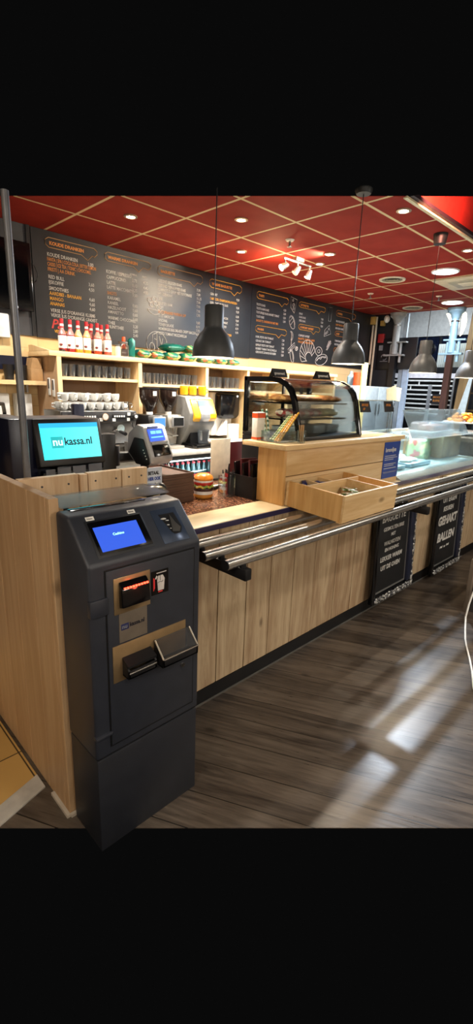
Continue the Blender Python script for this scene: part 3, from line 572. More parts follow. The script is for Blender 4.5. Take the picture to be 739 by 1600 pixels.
obj('cup_handle', MB().tube([(1.70+.034*math.cos(-2.2)+.0, 3.72+.034*math.sin(-2.2), 1.33), (1.70+.066*math.cos(-2.2), 3.72+.066*math.sin(-2.2), 1.328), (1.70+.067*math.cos(-2.2), 3.72+.067*math.sin(-2.2), 1.305), (1.70+.032*math.cos(-2.2), 3.72+.032*math.sin(-2.2), 1.293)], .0048, 8), WHITEC, cw)
cid = 0
for lay, (x0, n_, y) in enumerate(((1.78, 6, 3.72), (1.70, 8, 3.81), (1.74, 8, 3.88))):
    for i in range(n_): dup(cw, (x0+.079*i, y, 1.279), random.uniform(-.8, .8))
for i in range(6): dup(cw, (1.73+.088*i+(.03 if i > 3 else 0), 3.755+.015*(i % 2), 1.351), rot=(random.uniform(-.2, .2), random.uniform(-.2, .2), random.uniform(-.9, .9)))
for i in range(6): dup(cw, (1.75+.084*i, 3.85, 1.351), rot=(random.uniform(-.2, .2), random.uniform(-.2, .2), random.uniform(-.9, .9)))
mj = thing('milk_jug', 'small steel milk jug right of the white cups', 'jug', (2.265, 3.72, 1.279))
obj('jug_body', MB().lathe([(0, 0), (.035, 0), (.037, .03), (.03, .055), (.032, .07), (.03, .07), (.028, .055), (.033, .03), (0, .006)], (2.265, 3.72, 1.279), 18), CHROME, mj); obj('jug_handle', MB().tube([(2.295, 3.70, 1.34), (2.32, 3.69, 1.33), (2.31, 3.69, 1.30)], .004), CHROME, mj)
cl = MB(); rnd = random.Random(3)
for i in range(5): cl.sph((1.80+.055*i, 3.47+.02*rnd.random(), .935), .03, (1.2, .8, .6), 8)
obj('bar_cloth', cl, pattern('cloth_print', ['d9d6d2', 'c63a48', 'e4e1dc', 'cfcac6'], 35, .8), label='crumpled red and white cloth in front of the espresso machine', cat='cloth')
obj('machine_box', MB().box(2.12, 2.36, 3.44, 3.515, .917, 1.03, .006), plain('dull_box', '74726f', .4, .5), label='low grey box with red button between espresso machine and grinder', cat='box')

def grinder(x, y, body, label, disp):
    t = thing('coffee_grinder', label, 'coffee grinder', (x, y, .916))
    z = .916
    obj('hopper', MB().lathe([(.03, .345), (.045, .38), (.075, .43), (.09, .48), (.092, .545), (.088, .55), (0, .55)], (x, y, z), 24), plain('smoked_hopper', '2b201c', .12, coat=.5), t)
    obj('hopper_lid', MB().cyl((x, y, z+.55), (x, y, z+.562), .095, n=24), BLACKP, t)
    obj('hopper_label', MB().box(x-.02, x+.02, y-.093, y-.088, z+.49, z+.53, .002), BLANK, t)
    obj('collar', MB().cyl((x, y, z+.32), (x, y, z+.35), .03, n=18), WHITE, t)
    obj('body', MB().prism([(y-.13, z+.20), (y-.10, z+.32), (y+.12, z+.32), (y+.12, z+.03), (y-.02, z+.03), (y-.02, z+.20)], 'x', x-.085, x+.085, .012), body, t)
    d = obj('display', MB().box(x-.05, x+.085, y-.142, y-.12, z+.21, z+.305, .006), SILV, t); obj('screen', MB().box(x-.04, x+.075, y-.145, y-.141, z+.22, z+.295), disp, d)
    obj('spout', MB().cyl((x, y-.07, z+.20), (x, y-.075, z+.14), .025, .018), STEEL, t)
    obj('fork', MB().tube([(x-.03, y-.03, z+.13), (x-.03, y-.11, z+.125), (x+.03, y-.11, z+.125), (x+.03, y-.03, z+.13)], .006), STEEL, t)
    obj('base_tray', MB().box(x-.09, x+.09, y-.15, y+.13, z, z+.03, .01), body, t)
grinder(2.52, 3.72, BLACKP, 'black coffee grinder nearest the espresso machine', plain('blue_screen_dim', '3a6ea8', .3, emit='3f7fc4', es=.35))
grinder(2.735, 3.72, plain('grinder_silver', 'a8a49c', .35, .6), 'silver coffee grinder beside the yellow dispenser', plain('off_screen', '111214', .2))
# yellow dispenser
yd = thing('juice_dispenser', 'yellow and grey juice machine under the shelving unit', 'drinks machine', (3.02, 3.8, .916))
obj('side_shell', MB().prism([(3.56, 1.14), (3.545, 1.25), (3.62, 1.40), (3.72, 1.415), (4.1, 1.40), (4.1, .916), (3.72, .93)], 'x', 2.86, 3.195, .012), plain('warm_grey', '7d7c79', .45), yd)
obj('yellow_front', MB().prism([(3.60, 1.125), (3.53, 1.20), (3.53, 1.24), (3.60, 1.385), (3.64, 1.385), (3.64, 1.125)], 'x', 2.905, 3.195, .01), YEL, yd)
obj('silver_panel', MB().prism([(3.596, 1.13), (3.524, 1.205), (3.524, 1.245), (3.56, 1.32), (3.60, 1.32), (3.60, 1.13)], 'x', 2.985, 3.105, .003), SILV, yd)
obj('screen', MB().prism([(3.553, 1.305), (3.585, 1.372), (3.59, 1.37), (3.558, 1.303)], 'x', 2.985, 3.09), plain('lcd_blue', '2c4fa0', .3, emit='3456b0', es=.5), yd)
obj('nozzle_bay', MB().box(2.93, 3.17, 3.62, 3.75, .945, 1.124, .004), BLACKP, yd); obj('jug', MB().lathe([(0, 0), (.05, 0), (.06, .10), (.062, .13), (.058, .13), (.047, .006), (0, .006)], (3.05, 3.56, .962), 18), TUMB, yd)
obj('drip_tray', MB().prism([(2.90, 3.48), (3.19, 3.48), (3.2, 3.54), (3.2, 3.72), (2.89, 3.72), (2.89, 3.54)], 'z', .917, .96, .006), BLACKG, yd)
ym = thing('yellow_mug', 'yellow mug on top of the juice machine', 'mug', (3.14, 3.70, 1.42), 'yellow mugs')
obj('mug_body', MB().lathe([(0, 0), (.036, 0), (.04, .01), (.041, .085), (.038, .085), (.036, .01), (0, .008)], (3.14, 3.70, 1.42), 18), YEL, ym); obj('mug_handle', MB().tube([(3.177, 3.695, 1.485), (3.205, 3.69, 1.475), (3.205, 3.69, 1.45), (3.175, 3.695, 1.438)], .006), YEL, ym)
ym['label'] = 'yellow mug at the right end on top of the juice machine'
dup(ym, (3.03, 3.72, 1.42), .4, 'yellow mug in the middle on top of the juice machine'); dup(ym, (2.94, 3.74, 1.42), .2, 'yellow mug at the left end on top of the juice machine')
# towel dispenser
td = thing('towel_dispenser', 'white and black paper towel dispenser in the right bay of the shelving unit', 'dispenser', (3.83, 4.15, .96))
obj('back_plate', MB().box(3.66, 3.99, 4.13, 4.365, .95, 1.45, .03), plain('dispenser_white', 'd5d3cf', .35), td)
obj('black_cover', MB().prism([(3.69, 1.19), (3.74, 1.15), (3.95, 1.15), (4.0, 1.19), (4.0, 1.43), (3.98, 1.445), (3.71, 1.445), (3.69, 1.43)], 'y', 4.02, 4.13, .02), BLACKG, td)
obj('badge', MB().cyl((3.955, 4.021, 1.41), (3.955, 4.017, 1.41), .014, n=16), WHITE, td)
obj('paper_towel', MB().prism([(3.70, .96), (3.84, .96), (3.84, 1.14), (3.81, 1.14)], 'y', 4.06, 4.10), WHITE, td)
obj('soap_box', MB().box(3.87, 3.98, 4.0, 4.1, .917, 1.09, .006), WHITE, label='small white carton under the towel dispenser', cat='box')
obj('wall_notice', MB().box(4.095, 4.21, 4.366, 4.372, 1.26, 1.40), CREAMP, label='cream paper notice on the wall right of the towel dispenser', cat='notice')
obj('white_tub', MB().lathe([(0, 0), (.05, 0), (.06, .07), (.055, .07), (0, .065)], (3.99, 3.8, .916), 18), WHITE, label='white tub on the worktop by the towel dispenser', cat='tub')

# ================================================================== CUSTOMER COUNTER
ct = thing('granite_worktop', 'red brown granite counter top with cream front strip and aubergine edge', 'counter top', (2, 1.9, .88))
obj('granite_slab', MB().box(1.14, 3.10, 1.668, 2.40, .88, .91), GRANITE, ct)
obj('cream_strip', MB().box(1.12, 3.10, 1.48, 1.667, .88, .911, .002), CREAM, ct)
obj('purple_edge', MB().box(1.12, 5.05, 1.474, 1.4795, .884, .909), PURPLE, ct)
cf = thing('service_counter', 'long counter front clad in vertical rough oak planks over a black plinth', 'counter', (3, 1.8, 0))
m = MB(); seams = [1.12, 1.22, 1.384, 1.579, 1.763, 1.957, 2.159, 2.387, 2.593, 2.756, 2.96, 3.16, 3.36, 3.52, 3.69, 3.84, 4.04, 4.24, 4.42, 4.58, 4.76, 4.95]
rnd = random.Random(5)
for a, b2 in zip(seams, seams[1:]): m.box(a+.0025, b2-.0025, 1.492-.002*rnd.random(), 1.512, .078, .878, .0015, seg=1)
obj('plank_cladding', m, PLANK, cf)
obj('carcass', MB().box(1.12, 4.95, 1.513, 2.35, .02, .875), BLACK, cf)
obj('plinth', MB().box(1.12, 5.05, 1.486, 1.512, 0, .077), BLACK, cf)
obj('plinth_bead', MB().box(1.0, 4.6, 1.478, 1.485, 0, .006), plain('bead_grey', '5a5753', .5), cf)
obj('plinth_corner', MB().box(4.952, 5.02, 1.45, 1.512, .0, .40), BLACK, cf)
m = MB(); m.box(2.96, 3.68, 1.413, 1.489, .850, .872, .002).box(3.86, 4.9, 1.413, 1.489, .850, .872, .002); obj('ledge', m, CREAM, cf)
m = MB(); m.box(2.97, 3.67, 1.47, 1.489, .80, .849); obj('ledge_rail', m, PINE, cf)
# rails
rl = thing('tray_slide', 'three round steel rails running along the counter front on dark brackets', 'tray rails', (2.5, 1.3, .8))
for y, x0 in ((1.148, 1.10), (1.268, 1.095), (1.388, 1.10)):
    t_ = obj('rail', MB().cyl((x0, y, .875), (5.0, y, .875), .0195, n=24), STEEL, rl); obj('end_cap', MB().cyl((x0-.004, y, .875), (x0, y, .875), .0198, n=24), BLACKP, t_)
for x in (1.19, 2.76, 4.35):
    k_ = obj('bracket', MB().box(x-.017, x+.017, 1.115, 1.489, .80, .846, .004), plain('bracket_black', '1c1c1e', .45, .3), rl)
    mm = MB(); [mm.cyl((x, y, .846), (x, y, .858), .014, n=14) for y in (1.148, 1.268, 1.388)]; obj('rail_foot', mm, BLACKP, k_)
obj('rail_cable', MB().tube([(1.165, 1.47, .80), (1.165, 1.475, .74), (1.155, 1.478, .68), (1.12, 1.478, .64), (1.08, 1.44, .63)], .0045), BLACKP, label='black cable hanging from the left rail bracket behind the kiosk', cat='cable')
obj('counter_cable', MB().tube([(2.33, 1.486, .84), (2.34, 1.484, .78), (2.37, 1.484, .73), (2.45, 1.484, .712), (2.56, 1.484, .715), (2.68, 1.484, .75), (2.75, 1.47, .79)], .004), plain('brown_cable', '4a3a2c', .5), label='brown cable sagging below the rails left of the chalkboards', cat='cable')

# condiment box resting on rails and counter edge
Mb = Matrix.Translation((1.86, 1.153, .8965)) @ Matrix.Rotation(math.radians(2.9), 4, 'X')
cb = thing('condiment_box', 'pine box with open compartments resting on the rails', 'box', (2.117, 1.32, .90))
L, D, H, t = .515, .355, .133, .014
def lb(*a): return MB().box(*a, .001, Mb, 1)
obj('front_board', lb(0, L, 0, t, 0, H), PINE, cb); obj('back_board', lb(0, L, D-t, D, 0, H), PINE, cb); obj('side_board', lb(0, t, t+.0005, D-t-.0005, 0, H), PINEY, cb); obj('side_board', lb(L-t, L, t+.0005, D-t-.0005, 0, H), PINEY, cb)
obj('base_board', lb(t, L-t, t, D-t, .004, .014), PINE, cb); obj('long_divider', lb(t, L-t, .235, .246, .015, H-.004), PINE, cb)
for x in (.125, .25): obj('short_divider', lb(x, x+.01, .247, D-t, .015, H-.004), PINE, cb)
obj('cross_divider', lb(.375, .385, t, .234, .015, H-.004), PINE, cb)
obj('foot_block', MB().box(-.005, .05, .005, .03, -.004, -.0002, 0, Mb), PINE, cb)
pat = pattern('sachets', ['c8c2a8', '6f8a4a', 'd9d4c4', 'b04a3a', '8a9a58'], 55, .4)
sp0 = MB().box(-.03, .03, -.018, .018, 0, .006, .002); sp0.xf(Mb @ Matrix.Translation((.1, .09, .0155)))
sp = obj('sugar_sachet', sp0, pat, label='sachet lying in the big compartment of the pine box', cat='sachet', group='sachets in the pine box', loc=Mb @ Vector((.1, .09, .0155)))
rnd = random.Random(9)
for i in range(60): dup(sp, Mb @ Vector((.05+.29*rnd.random(), .06+.145*rnd.random(), .017+.0065*(i//5))), rot=(.05+rnd.uniform(-.15, .15), rnd.uniform(-.2, .2), rnd.uniform(0, 3)))
bs0 = MB().box(-.02, .02, -.012, .012, 0, .012, .004); bs0.xf(Mb @ Matrix.Translation((.07, .295, .0155)))
bs = obj('creamer_cup', bs0, plain('navy_foil', '20285c', .3), label='dark blue wrapped sweet in a back compartment of the pine box', cat='sweet', group='blue wrapped sweets in the pine box', loc=Mb @ Vector((.07, .295, .0155)))
for i in range(40): dup(bs, Mb @ Vector(((.045+.06*rnd.random()) if i % 2 else (.165+.06*rnd.random()), .265+.055*rnd.random(), .017+.0105*(i//4))), rot=(rnd.uniform(-.4, .4), rnd.uniform(-.4, .4), rnd.uniform(0, 3)))

# display stand
ds = thing('display_stand', 'raised pine stand on the counter carrying the pastry case', 'stand', (2.46, 1.65, .912))
obj('front_board', MB().box(1.86, 3.09, 1.512, 1.532, .912, 1.062, .0015), PINE, ds); obj('front_board', MB().box(1.86, 3.09, 1.512, 1.532, 1.067, 1.204, .0015), PINE, ds)
obj('side_board', MB().box(1.84, 1.8595, 1.512, 1.695, .912, 1.204, .0015), PINEY, ds); obj('side_board', MB().box(3.07, 3.0895, 1.533, 1.80, .912, 1.204, .0015), PINEY, ds)
obj('back_board', MB().box(1.90, 3.068, 1.674, 1.694, .912, 1.204), PINE, ds)
obj('top_board', MB().box(1.822, 3.105, 1.492, 1.80, 1.2045, 1.23, .002), BIRCH, ds)
obj('blue_notice', MB().box(2.868, 3.083, 1.5085, 1.5115, .945, 1.19), BLUE, ds, label='dark blue printed notice')
m = MB(); m.text('broodjes', front(2.885, 1.508, 1.125), .04, bold=.001); [m.box(2.885, 2.885+w_, 1.5075, 1.5085, z, z+.004) for w_, z in ((.15, 1.095), (.17, 1.082), (.12, 1.069), (.16, 1.04), (.13, 1.028), (.17, 1.01))]; obj('notice_lettering', m, TXW, ds)
m = MB(); m.tube([(2.88+.18*k/24, 1.5075, .985+.006*math.sin(k*2.2)) for k in range(25)], .0012, 4); obj('notice_squiggle', m, TXW, ds)

# pastry case
pc = thing('pastry_case', 'curved glass pastry case with black frame on the pine stand', 'display case', (2.36, 1.8, 1.23))
prof = [(1.577, 1.240), (1.60, 1.34), (1.625, 1.44), (1.648, 1.50), (1.685, 1.540), (1.74, 1.565), (1.80, 1.572), (2.02, 1.572)]
def off(pr, d):
    o_ = []
    for i, p in enumerate(pr):
        a = pr[max(i-1, 0)]; b2 = pr[min(i+1, len(pr)-1)]; tx, ty = b2[0]-a[0], b2[1]-a[1]; l_ = math.hypot(tx, ty); o_.append((p[0]+ty/l_*d, p[1]-tx/l_*d))
    return o_
inner = off(prof, .026)
for x0 in (2.04, 2.655):
    obj('curved_frame', MB().prism(prof+inner[::-1], 'x', x0, x0+.024, .003, seg=1), BLACKG, pc)
    obj('back_post', MB().box(x0, x0+.024, 1.995, 2.02, 1.251, 1.57, .002), BLACKG, pc)
    obj('side_glass', MB().prism([(p[0]+.004, p[1]) for p in inner[:-1]]+[(1.995, 1.545), (1.995, 1.24)], 'x', x0+.010, x0+.014), GL, pc)
gi = off(prof, .006); go = off(prof, .011)
obj('curved_glass', MB().prism(gi[:6]+go[:6][::-1], 'x', 2.064, 2.655), GL, pc, ang=60)
obj('roof', MB().prism(gi[5:]+[(2.02, 1.558), (1.74, 1.553)], 'x', 2.064, 2.655), plain('case_roof', '6a4a3a', .25, .2), pc)
obj('base', MB().box(2.04, 2.679, 1.58, 2.02, 1.231, 1.25, .002), BLACKP, pc)
obj('back_glass', MB().box(2.064, 2.655, 2.0, 2.004, 1.25, 1.545), GL, pc)
for z in (1.335, 1.425): obj('shelf', MB().box(2.066, 2.653, 1.69, 1.98, z, z+.008), BLACKG, pc)
for x in (2.30, 2.48): obj('shelf_post', MB().box(x, x+.014, 1.93, 1.945, 1.25, 1.54), BLACKP, pc)
lamp('case_light', 'AREA', (2.36, 1.85, 1.545), 2.4, WARM, .2, (2.36, 1.85, 1.2))
br_m = pattern('baguette_crust', ['b07a3c', '9a6430', 'c08c4c', '8a5426'], 40, .6, 0, .4)
bg = obj('baguette', MB().sph((2.13, 1.80, 1.455), .03, (1.15, 3.2, .75), 14).box(2.10, 2.16, 1.72, 1.88, 1.449, 1.453), br_m, label='filled brown baguette on the upper shelf of the pastry case', cat='bread', group='baguettes in the pastry case', loc=(2.13, 1.80, 1.434))
for i in range(1, 8): dup(bg, (2.13+.068*i, 1.80, 1.434), random.uniform(-.1, .1))
wp = pattern('wrapped_roll', ['b3403c', 'c96a5c', 'd9c9b8', '8f2f2c', 'c05048'], 30, .3)
wr = obj('wrapped_roll', MB().sph((2.14, 1.78, 1.372), .04, (1.1, 1.6, .65), 14), wp, label='red wrapped roll on the middle shelf of the pastry case', cat='bread', group='wrapped rolls in the pastry case', loc=(2.14, 1.78, 1.345))
for i in range(1, 4): dup(wr, (2.14+.09*i, 1.78, 1.345))
pw_ = obj('pale_roll', MB().sph((2.5, 1.78, 1.372), .04, (1.1, 1.6, .65), 14), pattern('pale_roll', ['d8cfa2', 'c7b878', 'b9c08a'], 30, .4), label='pale wrapped roll on the middle shelf of the pastry case', cat='bread', group='pale rolls in the pastry case', loc=(2.5, 1.78, 1.345)); dup(pw_, (2.59, 1.78, 1.345))
bl = obj('plastic_tub', MB().box(2.10, 2.22, 1.72, 1.84, 1.2505, 1.30, .006), plain('grey_tub', '8f979a', .3), label='grey plastic tub on the floor of the pastry case, left', cat='tub', group='tubs in the pastry case'); dup(bl, (2.42, 1.78, 1.2505), label='grey plastic tub on the floor of the pastry case, middle'); dup(bl, (2.57, 1.78, 1.2505), label='grey plastic tub on the floor of the pastry case, right')
for i, (x, y) in enumerate(((2.115, 1.87), (2.43, 1.79))):
    t_ = thing('reserved_sign', ['black tent card on the pastry case, above its left frame', 'black tent card on the pastry case, in the middle of its roof'][i], 'sign', (x+.07, y, 1.573))
    obj('tent_card', MB().prism([(y-.02, 1.573), (y, 1.62), (y+.004, 1.62), (y+.024, 1.573)], 'x', x, x+.135 if i else x+.12), BLACKP, t_)
    mm = MB(); mm.text('gereserveerd', front(x+.006, y-.0155, 1.587, -.4), .024, bold=.0006, width=.82 if i else .72); obj('lettering', mm, TXW, t_)
obj('case_plinth', MB().box(2.04, 2.68, 1.815, 2.02, .912, 1.2295, .003), BLACKP, label='black plinth behind the pine stand under the rear of the pastry case', cat='plinth')
# straws etc. on the stand
sg = thing('straw_glass', 'glass tray of paper straws at the left corner of the pine stand', 'straw holder', (1.93, 1.63, 1.231))
obj('glass_tray', MB().box(1.86, 2.0, 1.57, 1.70, 1.231, 1.235).box(1.86, 1.863, 1.57, 1.70, 1.235, 1.29).box(1.997, 2.0, 1.57, 1.70, 1.235, 1.29).box(1.863, 1.997, 1.57, 1.573, 1.235, 1.29).box(1.863, 1.997, 1.697, 1.70, 1.235, 1.29), GL, sg)
def straw(a, b2, mat, label):
    obj('paper_straw', MB().cyl(a, b2, .0052, n=10), mat, label=label, cat='straw', group='paper straws on the pine stand')
def striped(name, c1, c2):
    m, nt, b = new(name); tc = N(nt, 'ShaderNodeTexCoord'); wv = N(nt, 'ShaderNodeTexWave'); wv.inputs['Scale'].default_value = 22; wv.bands_direction = 'DIAGONAL'; nt.links.new(tc.outputs['Object'], wv.inputs[0])
    nt.links.new(ramp(nt, wv.outputs[0], [(.45, c1), (.55, c2)]), b.inputs['Base Color']); b.inputs['Roughness'].default_value = .6; return m
SY = striped('straw_yellow', 'e0b040', 'c98a20'); SW = striped('straw_green', 'd8d6b0', '6f9a4a'); SO = striped('straw_orange', 'd98a3a', 'e8d8b0')
for i, (dx, mt, c_) in enumerate(((0, SY, 'yellow'), (.008, SO, 'orange striped'), (.016, SY, 'yellow'), (.024, SW, 'green striped'), (.03, SW, 'green striped'))):
    straw((1.875+.004*i, 1.58+.02*i, 1.239), (2.045+dx, 1.60+.02*i, 1.385-.004*i), mt, c_+' paper straw leaning right out of the glass tray')
sw = thing('straw_carton', 'white and red carton of wrapped straws standing on the pine stand', 'carton', (1.90, 1.755, 1.231))
obj('carton_body', MB().box(1.865, 1.925, 1.735, 1.775, 1.231, 1.38, .002), WHITE, sw); obj('red_band', MB().box(1.8645, 1.9255, 1.7345, 1.7755, 1.35, 1.375), ORANGE, sw); obj('red_band', MB().box(1.8645, 1.9255, 1.7345, 1.7755, 1.235, 1.247), ORANGE, sw)
for i in range(6): straw((1.945+.007*i, 1.73+.008*(i % 3), 1.2315), (1.925+.012*i, 1.76+.01*(i % 3), 1.395-.008*(i % 2)), striped('straw_mint%d' % i, 'dfe8dc', '3f6f5a'), 'green and white paper straw standing beside the straw carton')
tg_ = thing('stirrer_glass', 'small glass of wooden stirrers left of the pastry case', 'glass', (2.01, 1.545, 1.231))
obj('glass_wall', MB().lathe([(0, 0), (.022, 0), (.025, .065), (.0235, .065), (.0205, .004), (0, .004)], (2.01, 1.545, 1.231), 16), GL, tg_)
st = obj('wooden_stirrer', MB().box(2.001, 2.008, 1.53, 1.532, 1.237, 1.325), plain('stirrer_wood', 'b08a5c', .7), label='wooden stirrer standing in the small glass', cat='stirrer', group='wooden stirrers', loc=(2.0045, 1.531, 1.237))
for i in range(5): dup(st, (2.0+.005*i, 1.538+.004*(i % 3), 1.237), rot=(.06*(i-2), .05*(i-2), .5*i))

# ---- things on the counter
bu = thing('toy_burger', 'round hamburger shaped pot on the granite counter', 'ornament', (1.645, 1.915, .911)); bc = (1.645, 1.915, .911)
obj('bottom_bun', MB().lathe([(0, 0), (.048, 0), (.054, .008), (.054, .022), (0, .022)], bc), plain('bun', 'd08a34', .35), bu)
obj('white_band', MB().lathe([(0, .0225), (.053, .0225), (.053, .04), (0, .04)], bc), WHITE, bu)
obj('patty', MB().lathe([(0, .0405), (.055, .0405), (.057, .048), (.055, .058), (0, .058)], bc), plain('patty', '3b1a12', .5), bu)
m = MB(); nn = 40; m.lathe([(0, .0585), (.055, .0585), (.058, .064), (.055, .072), (0, .072)], bc, nn)
for v in m.bm.verts:
    a_ = math.atan2(v.co.y-bc[1], v.co.x-bc[0])
    if math.hypot(v.co.y-bc[1], v.co.x-bc[0]) > .05: v.co.z += .004*math.sin(9*a_)
obj('lettuce', m, pattern('lettuce', ['e0c04a', '7f9a3a', 'd9d29a', '9ab04a'], 60, .5), bu)
obj('tomato', MB().lathe([(0, .0735), (.053, .0735), (.055, .082), (.053, .089), (0, .089)], bc), plain('tomato', 'b82a1c', .3), bu)
obj('mayo_band', MB().lathe([(0, .0895), (.053, .0895), (.053, .099), (0, .099)], bc), WHITE, bu)
obj('top_bun', MB().lathe([(0, .0995), (.053, .0995), (.055, .108), (.048, .122), (.03, .132), (0, .135)], bc), plain('bun_top', 'd9862a', .3, coat=.3), bu)
pcup = thing('pen_cup', 'clear square cup of pens beside the toy burger', 'pen cup', (1.775, 1.865, .911))
m = MB(); x, y, z = 1.775, 1.865, .911; m.box(x-.035, x+.035, y-.035, y+.035, z, z+.005).box(x-.035, x-.032, y-.035, y+.035, z+.005, z+.115).box(x+.032, x+.035, y-.035, y+.035, z+.005, z+.115).box(x-.032, x+.032, y-.035, y-.032, z+.005, z+.115).box(x-.032, x+.032, y+.032, y+.035, z+.005, z+.115); obj('cup_wall', m, GL, pcup)
for i, (dx, dy, tx, mt, l) in enumerate(((-.02, 0, -.03, WHITE, 'white pen at the left of the clear pen cup'), (-.006, -.01, -.01, RED, 'red pen in front in the clear pen cup'), (.006, .01, .0, RED, 'red pen at the back of the clear pen cup'), (.018, .005, .018, BLACKP, 'black pen standing tallest in the clear pen cup'), (.02, -.015, .03, BLACKP, 'black pen leaning right in the clear pen cup'))):
    p_ = thing('pen', l, 'pen', (x+dx, y+dy, z+.006)); obj('barrel', MB().cyl((x+dx, y+dy, z+.006), (x+tx, y+dy, z+.13+.015*(i == 3)*2), .0055, n=10), mt, p_); obj('tip', MB().cyl((x+tx, y+dy, z+.13+.03*(i == 3)), (x+tx*1.1, y+dy, z+.15+.03*(i == 3)), .005, .003, n=10), BLACKP if i else DGREY, p_)
obj('order_slip', MB().box(1.70, 1.84, 2.05, 2.16, .9105, .9125), CREAMP, label='cream paper slip lying behind the toy burger', cat='paper')
obj('pink_slip', MB().box(1.60, 1.70, 2.06, 2.13, .9105, .9125), plain('pink_paper', 'b5606a', .6), label='pink paper slip lying left of the toy burger', cat='paper')
obj('white_slip', MB().box(1.86, 1.98, 2.05, 2.12, .9105, .912), BLANK, label='white paper slip lying behind the pen cup', cat='paper')
obj('stapler', MB().prism([(1.80, .911), (1.88, .911), (1.88, .93), (1.80, .924)], 'y', 2.02, 2.045, .003), BLACKG, label='small black stapler behind the pen cup', cat='stapler')
mh = thing('menu_holder', 'cream menu board standing on the counter behind the pens', 'menu holder', (2.09, 2.26, .911))
obj('cream_board', MB().box(2.01, 2.175, 2.26, 2.275, .911, 1.175, .002), plain('cream_board', 'cfc6b4', .5), mh); obj('foot', MB().box(2.02, 2.17, 2.23, 2.30, .911, .918), BLACKP, mh)
obj('maroon_menu', MB().box(2.178, 2.30, 2.262, 2.272, .911, 1.15, .002), MAROON, label='maroon menu folder standing right of the cream menu board', cat='menu')
bn = thing('menu_bin', 'black bin beside the pine stand filled with maroon bill folders', 'bin', (1.92, 1.80, .911))
m = MB(); x0, x1, y0, y1 = 1.815, 2.02, 1.70, 1.90; m.box(x0, x1, y0, y1, .911, .915).box(x0, x0+.005, y0, y1, .915, 1.035).box(x1-.005, x1, y0, y1, .915, 1.035).box(x0+.005, x1-.005, y0, y0+.005, .915, 1.035).box(x0+.005, x1-.005, y1-.005, y1, .915, 1.035); obj('bin_wall', m, BLACKP, bn)
for i in range(5):
    yy = 1.72+.032*i; mm = MB().box(-.075, .075, -.006, .006, 0, .19+.01*(i % 2), .003); mm.xf(Matrix.Translation((1.905, yy, .918)) @ Euler((-.10, .12*(i % 2)-.05, .15)).to_matrix().to_4x4())
    obj('bill_folder', mm, MAROON if i % 2 else BLACKG, label=('maroon' if i % 2 else 'black')+' bill folder standing in the black bin', cat='folder', group='bill folders in the bin')

# trays
tr = thing('serving_tray', 'brown wood grain tray in the stack behind the kiosk', 'tray', (1.46, 2.03, .911), 'stacked brown trays')
m = MB(); x0, x1, y0, y1, z = 1.35, 1.55, 1.88, 2.18, .911
m.box(x0, x1, y0, y1, z, z+.003).box(x0, x0+.006, y0, y1, z+.003, z+.0125).box(x1-.006, x1, y0, y1, z+.003, z+.0125).box(x0+.006, x1-.006, y0, y0+.006, z+.003, z+.0125).box(x0+.006, x1-.006, y1-.006, y1, z+.003, z+.0125); obj('tray_body', m, TRAYM, tr)
for i in range(1, 12): dup(tr, (1.46+.002*(i % 2), 2.03+.002*(i % 3), .911+.0128*i))
# X panel, left panel
px = thing('pine_screen', 'pine board screen standing behind the payment kiosk', 'partition', (.85, 1.675, 0))
obj('board', MB().box(.58, .80, 1.66, 1.69, 0, 1.164, .002), PANELX, px); obj('post', MB().box(.806, .835, 1.655, 1.69, 0, 1.161, .002), PANELX, px); obj('board', MB().box(.84, .985, 1.66, 1.69, 0, 1.163, .002), PANELX, px); obj('board', MB().box(.99, 1.11, 1.66, 1.69, 0, 1.163, .002), PANELX, px)
m = MB(); [m.cyl((x, 1.6605, z), (x, 1.6585, z), .004, n=10) for x in (.66, .76, .87, .96, 1.02, 1.08) for z in (1.13, 1.07)]; obj('screws', m, DGREY, px)
pl = thing('pine_partition', 'tall pine plank partition left of the payment kiosk', 'partition', (.56, 1.8, 0))
m = MB(); ys = [1.33, 1.36, 1.50, 1.66, 1.82, 1.98, 2.3]
for a, b2 in zip(ys, ys[1:]): m.box(.545, .575, a+.0013, b2-.0013, 0, 1.164, .0015, seg=1)
obj('plank_wall', m, PANEL, pl)
obj('foot_strip', MB().box(.532, .5445, 1.325, 1.46, 0, .012).box(.545, .58, 1.318, 1.3295, 0, .012), plain('pale_sealant', 'b5aa9a', .6), pl)
obj('smoked_shelf', MB().box(.585, .985, 1.335, 1.50, 1.128, 1.134), SMOKE, label='smoked acrylic sheet lying behind the payment kiosk top', cat='shelf')
obj('smoked_shelf_support', MB().box(.6, .612, 1.345, 1.357, 0, 1.1275).box(.96, .972, 1.345, 1.357, 0, 1.1275).box(.6, .972, 1.345, 1.357, .5, .515), BLACK, label='thin black legs carrying the smoked acrylic sheet behind the kiosk', cat='support')
dm = thing('bill_scanner', 'rounded dark glossy device with yellow gleam right of the kiosk top', 'device', (1.055, 1.53, 1.06))
obj('dome', MB().sph((1.03, 1.53, 1.095), .07, (1.05, .8, .36), 20), plain('dome_olive', '5b5a4c', .18, .3), dm); obj('end_cap', MB().sph((1.085, 1.53, 1.09), .035, (.7, .9, .9), 16), BLACKP, dm); obj('stem', MB().cyl((1.04, 1.53, .80), (1.04, 1.53, 1.09), .018), BLACKP, dm); obj('stem_plate', MB().box(.99, 1.10, 1.51, 1.655, .78, .80), BLACKP, dm)
bsn = thing('payment_sign', 'small white payment sign at the right end of the pine screen', 'sign', (1.15, 1.68, .911))
obj('card', MB().box(1.115, 1.192, 1.668, 1.672, .911, 1.155), plain('sign_pale', 'c3cbd8', .5), bsn); m = MB(); m.text('BETAAL', front(1.119, 1.6675, 1.125), .021, bold=.0008, width=.78); obj('lettering', m, plain('black_ink', '15151a', .6), bsn)
